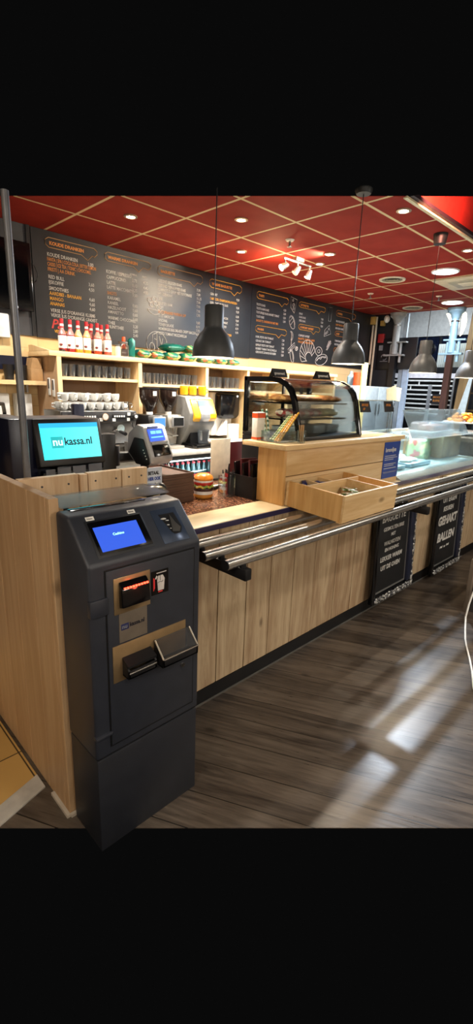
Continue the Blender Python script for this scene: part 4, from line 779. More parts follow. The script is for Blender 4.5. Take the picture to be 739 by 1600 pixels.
m = MB(); m.text('HIER OOK', front(1.119, 1.6675, 1.100), .021, bold=.0008, width=.66); obj('lettering', m, BLUE, bsn); obj('blue_corner', MB().prism([(1.16, 1.03), (1.192, 1.03), (1.192, 1.06), (1.17, 1.055)], 'y', 1.6665, 1.668), TXN, bsn); obj('grey_figure', MB().prism([(1.14, 1.035), (1.165, 1.035), (1.165, 1.08), (1.155, 1.09), (1.145, 1.07)], 'y', 1.6668, 1.668), GREYP, bsn)

# POS
pos = thing('till_terminal', 'black till with bright turquoise screen behind the pine screen', 'till', (.95, 2.1, .88))
Mt = Matrix.Translation((.81, 1.985, 1.172)) @ Matrix.Rotation(math.radians(-14), 4, 'X')          # screen frame: x right, y back, z up, tilted back
obj('screen_housing', MB().box(-.022, .288, .004, .05, -.03, .178, .008, Mt), BLACKP, pos)
def tealscreen():
    m, nt, b = new('till_screen'); tc = N(nt, 'ShaderNodeTexCoord'); s_ = N(nt, 'ShaderNodeSeparateXYZ'); nt.links.new(tc.outputs['Object'], s_.inputs[0])
    r = ramp(nt, math_(nt, 'ADD', math_(nt, 'MULTIPLY', s_.outputs[0], 1.6), .5), [(.1, '0fd8ee'), (.7, '5cf0f2')])
    nt.links.new(r, b.inputs['Emission Color']); b.inputs['Emission Strength'].default_value = 1.0; b.inputs['Base Color'].default_value = (.02, .02, .02, 1); b.inputs['Roughness'].default_value = .2; return m
d_ = obj('display', MB().box(0, .268, .000, .0045, 0, .157, 0, Mt), tealscreen(), pos)
obj('title_bar', MB().box(0, .268, -.0008, .0002, .137, .157, 0, Mt), emis('bar_blue', '18a2d8', .9), d_)
obj('logo_tile', MB().box(.040, .094, -.0010, .0002, .048, .098, .0006, Mt), emis('logo_teal', '12a8a8', .8), d_)
Mtf = Mt @ Euler((PI/2, 0, 0)).to_matrix().to_4x4()
m = MB(); m.text('nu', Mtf @ Matrix.Translation((.045, .060, .0016)), .047, bold=.001, ext=.0003); obj('logo_letters', m, emis('logo_white', 'c8ffff', 1.0), d_)
m = MB(); m.text('kassa.nl', Mtf @ Matrix.Translation((.098, .060, .0012)), .047, bold=.0011, ext=.0003, width=.93); obj('logo_lettering', m, plain('logo_ink', '12303f', .5), d_)
obj('neck', MB().box(.88, 1.0, 2.03, 2.10, .92, 1.15, .006), BLACKP, pos); obj('base', MB().box(.78, 1.12, 1.96, 2.2, .885, .92, .006), BLACKP, pos)
obj('rear_hood', MB().box(.692, .80, 2.04, 2.36, .90, 1.343, .006).box(.80, 1.135, 2.09, 2.36, .90, 1.335, .006), NAVY, pos)
obj('printer_block', MB().box(1.10, 1.175, 2.02, 2.08, .92, 1.268, .006), BLACKP, pos)
for i, (x0, x1) in enumerate(((.80, .84), (.85, .91), (.92, .98), (.995, 1.06))): obj('key_card', MB().box(x0, x1, 1.955, 1.958, 1.06+.004*i, 1.135+.003*i), plain('card_grey', '5d6068', .6), pos)
obj('card_rest', MB().box(.79, 1.07, 1.9585, 1.965, .92, 1.12), BLACKP, pos)
obj('staff_desk', MB().box(.60, 1.0, 1.70, 2.5, .84, .879), BLACK, label='black desk top under the till', cat='desk')
obj('staff_desk_cabinet', MB().box(.61, .99, 1.705, 2.48, 0, .839), plain('desk_dark', '1b1b1d', .5), label='dark cabinet carrying the till desk', cat='cabinet')
arm = thing('swivel_arm', 'black horizontal arm reaching from the till towards the note checker', 'arm', (1.25, 2.12, .911))
obj('arm_tube', MB().box(1.16, 1.42, 2.085, 2.135, 1.115, 1.165, .015), BLACKP, arm); obj('knuckle', MB().cyl((1.20, 2.11, 1.10), (1.20, 2.11, 1.20), .04), BLACKP, arm); obj('post', MB().cyl((1.20, 2.11, .911), (1.20, 2.11, 1.10), .02), BLACKP, arm)
# note checker: leaning wedge turned to the left front
nc = thing('note_checker', 'grey banknote checker with blue display leaning over the tray stack', 'banknote checker', (1.36, 1.98, 1.07))
Mn = Matrix.Translation((1.345, 1.985, 1.115)) @ Matrix.Rotation(math.radians(14), 4, 'Z')
def nb(poly, x0, x1, bev): return MB().prism(poly, 'x', x0, x1, bev, Mn)
body = [(-.085, 0), (-.015, -.005), (.035, .03), (.075, .11), (.05, .19), (.02, .20), (-.045, .085)]
bodyf = [(-.075, .012), (-.075, .05), (-.02, .19), (.02, .2), (.08, .15), (.09, .06), (.03, 0), (-.05, -.004)]
obj('shell', nb(bodyf, -.075, .095, .012), SILV, nc)
obj('side_cheek', nb([(-.07, .012), (-.066, .04), (-.03, .13), (.03, .135), (.07, .06), (.02, .005), (-.05, 0)], -.082, -.0745, .004), BLACKP, nc)
slope = basis((0, 0, 0), (1, 0, 0), (0, .055, .14))
Ms = Mn @ Matrix.Translation((0, -.077, .049)) @ slope
obj('mouth', MB().box(-.05, .072, -.004, .055, -.004, .004, .003, Ms), BLACKG, nc); obj('key_row', MB().box(-.05, .072, .058, .068, 0, .003, 0, Ms), GREYP, nc)
dd = obj('display', MB().box(-.05, .06, .074, .135, 0, .003, 0, Ms), plain('nc_blue', '2440b0', .3, emit='2f55d8', es=.9), nc)
m = MB(); m.box(-.035, .0, .11, .125, .003, .0036, 0, Ms).box(.005, .045, .11, .125, .003, .0036, 0, Ms).box(-.04, .05, .09, .096, .003, .0036, 0, Ms); obj('readout', m, emis('nc_cyan', '6fd0f8', .9), dd)
obj('brand_strip', MB().box(-.045, .03, .14, .148, 0, .003, 0, Ms), BLUE, nc)
m = MB(); [m.cyl(Mn @ Vector((-.084, -.052+.007*k, .035+.014*k)), Mn @ Vector((-.0745, -.052+.007*k, .035+.014*k)), .003, n=8) for k in range(4)]; obj('indicator_dots', m, WHITE, nc)
obj('stand', MB().box(1.33, 1.36, 2.02, 2.05, .911, 1.125).box(1.25, 1.345, 1.98, 2.10, .911, .925), BLACKP, nc)
obj('crate_lining', MB().box(1.31, 1.345, 1.89, 1.97, .911, 1.06), BLACK, label='black block beside the tray stack under the note checker', cat='block')

# steel handle/white bag right of stack (door handle loop)
# ================================================================== KIOSK
ki = thing('payment_kiosk', 'dark grey freestanding cash payment kiosk in front of the counter', 'payment kiosk', (.758, 1.22, 0))
obj('plinth', MB().box(.560, .957, 1.131, 1.316, 0, .356, .004), ANTHD, ki)
obj('cabinet', MB().prism([(1.127, .362), (1.127, 1.008), (1.24, 1.127), (1.318, 1.130), (1.318, .362)], 'x', .556, .961, .010, seg=3), ANTH, ki)
obj('seam_shadow', MB().box(.563, .954, 1.136, 1.312, .355, .363), BLACK, ki)
obj('door_gap', MB().box(.604, .934, 1.1255, 1.128, .394, .988), BLACK, ki)
dr = obj('door', MB().box(.608, .930, 1.1225, 1.128, .399, .984, .0022), ANTH, ki)
obj('lock', MB().cyl((.884, 1.1226, .571), (.884, 1.1175, .571), .008, n=20), CHROME, dr)
for z0, z1 in ((.853, .906), (.44, .452)): obj('hinge', MB().box(.5545, .612, 1.1195, 1.14, z0, z1, .003), ANTH, ki)
# banknote inlet
ni = obj('note_inlet_plate', MB().box(.629, .754, 1.119, 1.1225, .842, .957, .0012), BRASSY, ki)
obj('note_inlet', MB().prism([(1.118, .945), (1.098, .925), (1.094, .87), (1.118, .862)], 'x', .644, .739, .003), BLACKG, ni)
m = MB(); [m.box(.652+.0095*k, .659+.0095*k, 1.099, 1.105, .912+.0, .930, .0005) for k in range(9)]; obj('red_light', m, emis('red_led', 'ff2a18', 9), ni)
obj('red_strip', MB().box(.650, .736, 1.0975, 1.102, .903, .910), emis('red_led_soft', 'ff3a20', 8), ni)
lamp('note_inlet_glow', 'POINT', (.695, 1.08, .925), .05, (1, .12, .06), .01)
ic = obj('note_pictogram', MB().box(.760, .823, 1.120, 1.1225, .866, .945), BLACKG, ki)
m = MB(); m.prism([(.783, .878), (.805, .878), (.808, .915), (.801, .928), (.785, .928), (.780, .915)], 'y', 1.1190, 1.1202).prism([(.776, .917), (.782, .926), (.778, .93), (.772, .92)], 'y', 1.1190, 1.1202).box(.778, .815, 1.119, 1.1202, .936, .9385); obj('pictogram_hand', m, TXW, ic)
m = MB(); m.tube([(.781, 1.1185, .905), (.789, 1.1185, .908), (.797, 1.1185, .905), (.802, 1.1185, .91)], .0008, 5).tube([(.790, 1.1185, .93), (.791, 1.1185, .912)], .0008, 5); obj('pictogram_lines', m, BLACK, ic)
obj('pictogram_red', MB().prism([(.766, .88), (.771, .89), (.771, .92), (.766, .925)], 'y', 1.1190, 1.1202).box(.784, .800, 1.1192, 1.1202, .872, .8755), emis('red_print_glow', 'c01a18', .5), ic)  # the red print is given a glow of its own
lg = obj('logo_plate', MB().box(.644, .742, 1.1205, 1.1225, .746, .8415), plain('plate_grey', '8f8476', .3, .6), ki)
obj('logo_tile', MB().box(.650, .676, 1.1195, 1.1206, .786, .806, .0004), TXN, lg)
m = MB(); m.text('nu', front(.652, 1.1193, .791), .019, bold=.0004, ext=.0002); obj('logo_letters', m, GREYP, lg); m = MB(); m.text('kassa.nl', front(.679, 1.1203, .791), .019, bold=.0006, ext=.0003, width=.92); obj('logo_lettering', m, plain('ink_navy', '0e0f1e', .5), lg)
cp = obj('coin_plate', MB().box(.619, .894, 1.119, 1.1223, .617, .741, .0012), BRASSY, ki)
def cupd(x0, x1, z0, z1, d, nm):
    m = MB(); y1 = 1.119; t_ = .006
    m.box(x0, x1, y1-d, y1, z0, z0+t_, .001).prism([(y1-d, z0), (y1-d, z0+.028), (y1, z1), (y1, z0)], 'x', x0, x0+t_).prism([(y1-d, z0), (y1-d, z0+.028), (y1, z1), (y1, z0)], 'x', x1-t_, x1).box(x0, x1, y1-d, y1-d+t_, z0, z0+.028, .001)
    o_ = obj(nm, m, BLACKP, cp); return o_
a_ = cupd(.650, .752, .635, .693, .035, 'note_tray'); obj('tray_cover', MB().prism([(1.119, .696), (1.085, .680), (1.085, .672), (1.119, .688)], 'x', .650, .752), BLACKP, a_)
b_ = cupd(.765, .908, .632, .712, .05, 'coin_tray'); obj('tray_window', MB().prism([(1.117, .712), (1.071, .668), (1.071, .662), (1.117, .706)], 'x', .772, .901), SMOKE, b_)
obj('tray_lip', MB().cyl((.766, 1.068, .662), (.907, 1.068, .662), .0035), CHROME, b_); obj('tray_lip', MB().cyl((.652, 1.083, .655), (.750, 1.083, .655), .003), STEELD, a_)
m = MB(); [m.tube([p, q], .003, 6) for p, q in (((.767, 1.068, .662), (.767, 1.115, .712)), ((.906, 1.068, .662), (.906, 1.115, .712)))]; obj('tray_edge', m, CHROME, b_)
# sloping head: frame with x right, y up the slope
Mk = basis((0, 1.127, 1.008), (1, 0, 0), (0, .113, .119))
obj('screen_recess', MB().box(.597, .788, .018, .141, -.004, .0012, .001, Mk), plain('recess_dark', '1e2024', .4), ki)
sb = obj('screen_bezel', MB().box(.605, .783, .026, .134, .0005, .003, .001, Mk), BLACKG, ki)
dpl = obj('display', MB().box(.615, .761, .034, .115, .003, .0036, 0, Mk), emis('kiosk_blue', '2a5ce0', .62), sb)
m = MB(); m.text('Cashino', Mk @ Matrix.Translation((.667, .079, .0038)), .0115, bold=.0003, ext=.0001); obj('screen_lettering', m, emis('kiosk_cyan', 'a8f4d8', 1.0), dpl)
pp = obj('scanner_plate', MB().box(.822, .922, .014, .137, 0, .0022, .001, Mk), plain('plate_blue_grey', '46536a', .18, .5), ki)
obj('scanner_recess', MB().prism([(.845, .117), (.905, .117), (.912, .06), (.90, .042), (.875, .04), (.866, .05)], 'z', .0015, .0032, 0, Mk), BLACKP, pp)
obj('coin_slide', MB().prism([(.886, .112), (.895, .08), (.906, .06), (.895, .045), (.870, .05)], 'z', .003, .0045, 0, Mk), STEELD, pp)
m = MB(); m.sph(Mk @ Vector((.857, .100, .0035)), .008, (1.3, 1, .3), 10).sph(Mk @ Vector((.868, .092, .0035)), .005, (1.3, 1, .3), 10).sph(Mk @ Vector((.864, .076, .0035)), .006, (.8, .8, .3), 10).sph(Mk @ Vector((.868, .062, .0035)), .004, (.8, .8, .3), 10); obj('coin_pictogram', m, TXW, pp)
for i, (x, s_, t_) in enumerate(((.607, .139, 'Scherm'), (.746, .139, 'Munten'))):
    sl = obj('sticker', MB().box(x, x+.026, s_+.002, s_+.015, 0, .0012, 0, Mk), BLANK, ki); m = MB(); m.text(t_, Mk @ Matrix.Translation((x+.003, s_+.006, .0013)), .0072, bold=.0002, ext=.0001, width=.8); obj('sticker_print', m, BLACKP, sl)
obj('sticker', MB().box(.872, .898, 1.27, 1.284, 1.1285, 1.1305), BLANK, ki)
obj('top_slot', MB().box(.59, .85, 1.285, 1.312, 1.1285, 1.1312, .0005), BLACKG, ki)

# grey pole
po = thing('grey_pole', 'slim grey metal pole rising behind the pine partition at left', 'pole', (.645, 1.75, 0)); obj('shaft', MB().cyl((.645, 1.75, .879), (.645, 1.75, 2.085), .0125, n=20), POLE, po); obj('base_plate', MB().cyl((.645, 1.75, .8795), (.645, 1.75, .89), .03), POLE, po)

# ================================================================== RIGHT: refrigerated display counter
dc = thing('display_counter', 'glass fronted refrigerated display counter with pale base right of the pine stand', 'display counter', (4.3, 1.9, .88))
obj('front_lip', MB().prism([(1.482, .912), (1.525, .935), (1.60, .935), (1.60, .88), (1.482, .88)], 'x', 3.11, 5.05), plain('lip_grey', '9aa09f', .3, .3), dc)
obj('well_floor', MB().box(3.11, 5.05, 1.60, 2.35, .90, .915), plain('well_pale', 'b9cdd0', .25), dc)
obj('front_glass', MB().prism([(1.540, .936), (1.595, 1.168), (1.600, 1.168), (1.545, .936)], 'x', 3.13, 5.05), GLT, dc)
obj('top_shelf', MB().box(3.13, 4.80, 1.59, 2.02, 1.168, 1.177), GLB, dc)
obj('tilted_glass', MB().prism([(1.585, 1.178), (1.69, 1.39), (1.697, 1.388), (1.592, 1.178)], 'x', 3.43, 4.55), GLB, dc)
obj('rear_wall', MB().box(3.11, 5.05, 2.35, 2.37, .88, 1.15), plain('rear_pale', 'b4bfc0', .35, .2), dc)
obj('shelf_support', MB().box(3.15, 3.17, 2.30, 2.33, .915, 1.167).box(4.9, 4.92, 2.3, 2.33, .915, 1.167).box(3.15, 4.92, 2.0, 2.02, 1.15, 1.167).box(3.15, 3.17, 2.02, 2.30, 1.15, 1.167).box(4.9, 4.92, 2.02, 2.30, 1.15, 1.167), STEEL, dc)
lamp('display_counter_light', 'AREA', (4.1, 1.95, 1.13), 6, (.85, .95, 1), .5, (4.1, 1.95, .9))
trm = pattern('salad', ['8fa08a', 'c9d0bc', '5d7a5a', 'b8b0a0', 'd8dcd8'], 26, .4)
def gtray(x, label):
    t_ = thing('food_tray', label, 'tray', (x, 1.95, .916)); obj('tray', MB().box(x-.2, x+.2, 1.70, 2.2, .916, .95, .008), plain('tray_blue', 'a8c8d8', .2, .2), t_)
    m = MB(); rnd = random.Random(int(x*100)); [m.sph((x+rnd.uniform(-.15, .15), 1.95+rnd.uniform(-.2, .2), .955), .045, (1.2, 1, .5), 8) for _ in range(10)]; obj('salad_heap', m, plain('film_pale', 'c9dbe0', .15, scale=30, var=.2), t_, kind='stuff')
gtray(3.42, 'pale blue food tray in the glass counter beside the pine stand'); gtray(3.9, 'pale blue food tray in the middle of the glass counter')
bx = thing('salad_box', 'clear box of green salad standing in the glass counter', 'food box', (4.4, 1.95, .916)); obj('box_wall', MB().box(4.30, 4.48, 1.85, 2.05, .916, 1.14, .006), GL, bx); obj('contents', MB().box(4.31, 4.47, 1.86, 2.04, .918, 1.10, .02), pattern('greens', ['a9b98a', '8fa876', 'd6cf9a', 'b0524f', '7d9468'], 24, .4), bx)
obj('paper_bag', MB().box(4.56, 5.0, 1.80, 2.2, .916, 1.16, .012), plain('kraft_bag', '9c815c', .7, scale=9, var=.2), label='brown paper bag block standing in the glass counter at the right edge', cat='bag')
# items on top
ck = thing('cake_dome', 'clear plastic dome with pink cake on the glass shelf', 'cake', (4.45, 1.88, 1.178)); obj('cake', MB().box(4.35, 4.66, 1.82, 1.98, 1.186, 1.235, .01), pattern('pink_cake', ['b98a80', 'c9a398', 'a8786e', 'd8c0b4'], 30, .5), ck); obj('plate', MB().box(4.22, 4.74, 1.78, 2.01, 1.178, 1.186, .003), WHITE, ck); obj('dome', MB().prism([(4.23, 1.187), (4.25, 1.25), (4.27, 1.262), (4.69, 1.262), (4.71, 1.25), (4.73, 1.187)], 'y', 1.79, 2.0, .004), glass('frosted_dome', (.86, .87, .88), .10, .15, haze=.15), ck)
ps = thing('pastry_stand', 'cake stand heaped with orange pastries at the right frame edge', 'cake stand', (5.45, 1.98, 1.0)); obj('plate', MB().cyl((5.45, 1.98, 1.225), (5.45, 1.98, 1.235), .20, n=28), WHITE, ps); obj('stem', MB().cyl((5.45, 1.98, 1.10), (5.45, 1.98, 1.225), .02).cyl((5.45, 1.98, 1.09), (5.45, 1.98, 1.10), .08), BLACKP, ps)
sdc = thing('side_counter', 'dark side counter carrying the pastry stand at the right edge', 'counter', (5.5, 2, 0)); obj('body', MB().box(5.10, 6.4, 1.60, 2.4, 0, 1.05), plain('brown_cab', '4a3a2b', .5), sdc); obj('top', MB().box(5.08, 6.42, 1.58, 2.42, 1.0505, 1.089), TABLEW, sdc)
rnd = random.Random(11); pm = plain('pastry', 'e08e2a', .5, scale=60, var=.25); pa = obj('pastry', MB().sph((5.45, 1.98, 1.253), .021, (1.5, .9, .8), 10), pm, label='orange pastry piled on the cake stand', cat='pastry', group='orange pastries', loc=(5.45, 1.98, 1.236))
for i in range(54):
    a_ = rnd.random()*6.28; r_ = .17*math.sqrt(rnd.random()); l_ = i//20; r_ *= (1-.3*l_); dup(pa, (5.45+r_*math.cos(a_), 1.98+r_*math.sin(a_), 1.236+.032*l_), rnd.random()*3)
# glass guard behind the case with two black price signs
gg = thing('glass_guard', 'clear glass guard on the pine stand right of the pastry case', 'glass screen', (2.95, 1.74, 1.23))
obj('pane', MB().prism([(2.70, 1.231), (3.23, 1.231), (3.19, 1.452), (2.70, 1.452)], 'y', 1.66, 1.666), GL, gg); obj('top_edge', MB().box(2.70, 3.19, 1.658, 1.668, 1.4525, 1.458), plain('edge_pale', 'd6e2e2', .2), gg)
for i, (x, t_) in enumerate(((2.735, ('BROODJE', 'KIP')), (3.055, ('SPECIAL', '')))):
    s_ = thing('price_sign', ['black price sign with two orange lines beside the pastry case', 'black price sign with one orange line at the right end of the glass guard'][i], 'sign', (x, 1.655, 1.38))
    obj('plate', MB().prism([(x, 1.45), (x+.115, 1.45), (x+.155, 1.378), (x+.03, 1.378)], 'y', 1.650, 1.6575), plain('sign_slate', '2a2a2c', .5), s_); m = MB(); m.text(t_[0], front(x+.028, 1.6495, 1.418), .022, bold=.0005, width=.85); t_[1] and m.text(t_[1], front(x+.05, 1.6495, 1.392), .022, bold=.0005, width=.8); obj('lettering', m, TXO, s_)
# clip stand with cream cards
cs = thing('card_holder', 'metal clip stand holding cream blank cards behind the glass counter', 'card holder', (3.75, 1.95, 1.178)); obj('foot', MB().cyl((3.70, 1.95, 1.178), (3.70, 1.95, 1.19), .03).cyl((3.78, 1.97, 1.178), (3.78, 1.97, 1.19), .03), CHROME, cs); obj('stem', MB().cyl((3.70, 1.95, 1.19), (3.70, 1.95, 1.46), .005).cyl((3.78, 1.97, 1.19), (3.78, 1.97, 1.46), .005), CHROME, cs)
obj('card', MB().box(-.09, .07, 0, .002, -.05, .06).xf(Matrix.Translation((3.71, 1.944, 1.50)) @ Matrix.Rotation(-.22, 4, 'Y')), CREAMP, cs); obj('card', MB().box(-.06, .1, 0, .002, -.055, .055).xf(Matrix.Translation((3.80, 1.964, 1.505)) @ Matrix.Rotation(.08, 4, 'Y')), CREAMP, cs)
# chalkboards on the counter front
SILVF = pattern('silver_leaf', ['8d8d8b', 'b8b8b4', '4a4a4c', 'd2d2ce', '66666a'], 70, .35, .5, .8)
def chalk(x0, x1, z0, z1, yb, yt, lines, label):
    t_ = thing('chalkboard', label, 'chalkboard', ((x0+x1)/2, yb, z0))
    ang = math.atan2(yt-yb, z1-z0); M_ = Matrix.Translation((x0, yb, z0)) @ Matrix.Rotation(-ang, 4, 'X'); w_ = x1-x0; h_ = (z1-z0)/math.cos(ang)
    obj('slate', MB().box(.0, w_, .0, .014, .0, h_, .001, M_), CHALK, t_)
    obj('frame_side', MB().box(-.012, .034, -.020, .013, 0, h_, .006, M_), BLACKG, t_); obj('frame_side', MB().box(w_-.075, w_, -.024, .013, .05, h_, .008, M_), plain('frame_blue_black', '23283a', .3), t_)
    obj('frame_bottom', MB().box(.03, w_, -.020, .013, 0, .05, .008, M_), BLACKG, t_)
    rnd = random.Random(int(x0*100)); m = MB()
    for k in range(48): u = k/47; m.sph(M_ @ Vector((.03+u*(w_-.03), -.022, .020+.014*math.sin(k*2.3))), .010+.006*rnd.random(), (1.2, .5, .9), 8)
    for k in range(40): u = k/39; m.sph(M_ @ Vector((w_-.01+.006*math.sin(k*1.9), -.026, .02+u*(h_-.04))), .0085+.006*(abs(u-.48) < .12 or u < .15), (.8, .5, 1.3), 8)
    obj('ornament', m, SILVF, t_)
    obj('inner_bead', MB().box(.045, w_-.078, -.004, .001, .058, .068, 0, M_).box(w_-.086, w_-.078, -.004, .001, .068, h_-.02, 0, M_), plain('bead_silver', '9a9a98', .3, .6), t_)
    m = MB(); F = M_ @ Euler((PI/2, 0, 0)).to_matrix().to_4x4()
    for (tx, cx_, zz_, s_, bo) in lines: m.text(tx, F @ Matrix.Translation((cx_*w_, zz_*h_, .002)), s_, 'CENTER', bold=bo, ext=.0006, shear=.15)
    obj('chalk_lettering', m, TXW, t_)
chalk(2.78, 3.35, .075, .735, 1.435, 1.470, [('BAGUETTE', .46, .86, .070, .001), ('GESMOLTEN BRIE', .47, .76, .038, .0002), ('MET', .46, .69, .034, .0002), ('WALNOTEN', .45, .60, .042, .0002), ('EN HONING', .45, .53, .036, .0002), ('LEKKER WARM', .45, .43, .047, .0007), ('UIT DE OVEN', .44, .33, .047, .0007)], 'framed black chalkboard on the counter front, ending in UIT DE OVEN')
chalk(3.745, 4.315, .04, .80, 1.435, 1.470, [('UIT EIGEN', .48, .79, .062, .0015), ('KEUKEN', .46, .69, .055, .0015), ('GEHAKT', .47, .54, .10, .005), ('BALLEN', .46, .35, .10, .004), ('~ - ~', .44, .24, .09, .003)], 'framed black chalkboard on the counter front reading GEHAKT BALLEN')

# ================================================================== FAR RIGHT BACKGROUND
FX = 7.44
struct('wall_right_band', MB().box(9.3, 9.35, 1.0, 4.9, 2.60, 3.3), plain('white_band', 'c9c9c6', .6))
struct('wall_right', MB().box(9.36, 9.42, -.1, 6.5, 0, 3.3), plain('far_dark', '17181c', .5))
struct('wall_side', MB().box(7.5, 9.36, 5.5, 5.55, 0, 3.3), plain('far_grey', '24262b', .6))
lamp('rack_fill_spot', 'SPOT', (7.7, 3.3, 2.95), 75, COOL, .2, (8.6, 3.7, 1.4), 150, .6)  # added spot that brightens the rack and its surroundings
for y in (3.45, 4.05): struct('window_%d' % (1 if y < 4 else 2), MB().box(9.27, 9.30, y-.02, y+.52, 2.16, 2.58), plain('night_glass', '141a2c', .08))
fan = thing('wall_fan', 'round dark extractor fan high on the far wall', 'fan', (9.25, 4.25, 2.33)); obj('ring', MB().lathe([(.15, 0), (.17, .0), (.17, .05), (.15, .05)], (9.27, 4.25, 2.36), 28, Matrix.Rotation(-PI/2, 4, 'Y')), BLACKP, fan); m = MB(); [m.box(-.02, .02, .02, .14, -.004, .004).xf(Matrix.Identity(4)) for _ in range(1)]
m2 = MB()
for k in range(5): m2.box(9.255, 9.262, 4.235, 4.265, 2.37, 2.50, 0, Matrix.Translation((0, 4.25, 2.36)) @ Matrix.Rotation(k*1.2566, 4, 'X') @ Matrix.Translation((0, -4.25, -2.36)))
obj('blades', m2, DGREY, fan)
# pillars
for i, (y, lab, mt) in enumerate(((3.925, 'pale round steel column with flared head beside the corner pipes', plain('col_grey', '8d8c88', .5, .1)), (3.015, 'blue white steel column with flared head under the bright ceiling lamp', plain('col_blue', '93b3c4', .45, .1)))):
    t_ = thing('steel_column', lab, 'column', (7.4, y, 0)); obj('shaft', MB().cyl((7.4, y, 2.13), (7.4, y, 2.62), .055, n=24), mt, t_); obj('flared_head', MB().lathe([(.056, 2.60), (.075, 2.66), (.12, 2.70), (.13, 2.748), (0, 2.748)], (7.4, y, 0), 24), mt, t_); obj('collar', MB().cyl((7.4, y, 2.56), (7.4, y, 2.575), .059, n=24), STEELD, t_)
    m = MB(); m.box(7.36, 7.44, y-.17, y+.17, 2.10, 2.125).cyl((7.4, y+.06, 2.0), (7.4, y+.06, 2.28), .022).cyl((7.4, y-.10, 2.0), (7.4, y-.10, 2.32), .022).box(7.36, 7.44, y-.2, y+.12, 2.30, 2.32).cyl((7.4, y-.10, 2.12), (7.4, y+.06, 2.18), .018); obj('clamp_frame', m, mt, t_)
    obj('lower_post', MB().box(7.36, 7.44, y-.045, y+.045, 0, 2.10), DARKW if i else BLACKP, t_)
obj('tan_board', MB().prism([(2.80, 0), (2.99, 0), (2.86, 2.74), (2.66, 2.74)], 'x', 7.60, 7.63), TAN, label='tall tan board leaning behind the blue white column', cat='board')
obj('pale_strut', MB().prism([(2.74, 1.25), (2.86, 1.25), (2.73, 1.90), (2.70, 1.90)], 'x', 7.57, 7.592), plain('pale_strut', 'b9c6c8', .4), label='pale slanted strip in front of the tan board', cat='strip')
t_ = thing('crescent_sign', 'illuminated warm white double crescent sign behind the blue white column', 'sign', (7.7, 3.05, 2.36))
cw_ = emis('crescent_glow', 'fff0c8', 2.6)
def cres(y0, y1, bul, th): 
    n = 12; a = [(y0+(y1-y0)*k/n+bul*math.sin(PI*k/n), 2.36+.36*k/n) for k in range(n+1)]; b2 = [(p[0]+th*(.15+math.sin(PI*(k*.5/n+.35))), p[1]) for k, p in enumerate(a)]
    return a+b2[::-1]
obj('crescent', MB().prism([(3.13, 2.37), (3.17, 2.40), (3.16, 2.52), (3.20, 2.62), (3.26, 2.72), (3.06, 2.72), (3.05, 2.55), (3.06, 2.45)], 'x', 7.62, 7.65), cw_, t_); obj('crescent', MB().prism([(2.99, 2.38), (2.965, 2.41), (2.935, 2.50), (2.925, 2.60), (2.945, 2.70), (2.985, 2.735), (3.0, 2.6), (2.985, 2.47)], 'x', 7.57, 7.60), cw_, t_)
# corner pipes, alarm box
for i, (y, zt, zb) in enumerate(((4.345, 2.59, 1.97), (4.29, 2.72, 1.62))): obj('conduit_pipe', MB().cyl((7.38, y, zb), (7.38, y, zt), .018), plain('pipe_beige', 'b5a78c', .5), label=['beige conduit in the far corner under a tan box', 'beige conduit in the far corner, the longer right one'][i], cat='pipe')
obj('junction_box', MB().box(7.32, 7.42, 4.29, 4.385, 2.60, 2.72, .006), plain('box_tan', 'b5924a', .6), label='tan junction box at the ceiling in the far corner', cat='junction box'); obj('junction_box', MB().box(7.40, 7.47, 4.17, 4.235, 2.58, 2.66, .006), plain('box_tan2', 'a8843f', .6), label='smaller tan junction box beside the white siren', cat='junction box')
obj('siren', MB().sph((7.42, 4.13, 2.68), .05, (.8, 1, 1.2), 14), WHITE, label='white rounded siren at the ceiling near the corner pipes', cat='siren'); obj('fire_box', MB().box(7.44, 7.5, 4.17, 4.27, 2.32, 2.46, .004), plain('fire_red', '8f1d1c', .5), label='red fire alarm box on the dark corner wall', cat='alarm')
struct('wall_corner', MB().box(7.50, 7.54, 3.98, 4.44, 0, CEIL), plain('corner_dark', '1d1f23', .6)); struct('trim_5', MB().box(7.50, 7.54, 3.80, 3.865, 0, CEIL), plain('grey_jamb', '8f979c', .5)); struct('trim_6', MB().box(7.5, 7.55, 3.70, 3.79, 0, 1.93), plain('blue_jamb', 'a9b9cc', .5))
# black screen hung from first column
t_ = thing('hanging_screen', 'large black screen hung from the pale column', 'screen', (7.3, 3.95, 1.9)); obj('panel', MB().box(7.46, 7.495, 3.585, 4.27, 1.90, 2.385, .006), BLACKP, t_); obj('sticker', MB().box(7.455, 7.46, 4.17, 4.24, 2.20, 2.28), GREYP, t_); m = MB(); m.tube([(7.455, 4.13+.05*math.cos(k*.5), 2.09+.045*math.sin(k*.5)) for k in range(11)], .006, 5); m.box(7.455, 7.459, 4.06, 4.20, 2.02, 2.03); obj('emblem', m, GREYP, t_)
obj('wall_panel', MB().box(7.9, 7.94, 2.2, 3.42, 1.95, 2.31), tilemat('ribbed_grey', 'a0a7a3', '969d99', .03, 3, '6f7673', 0, 0, (1, 2), 0, .5, .006), label='pale ribbed panel hanging behind the third pendant lamp', cat='panel')
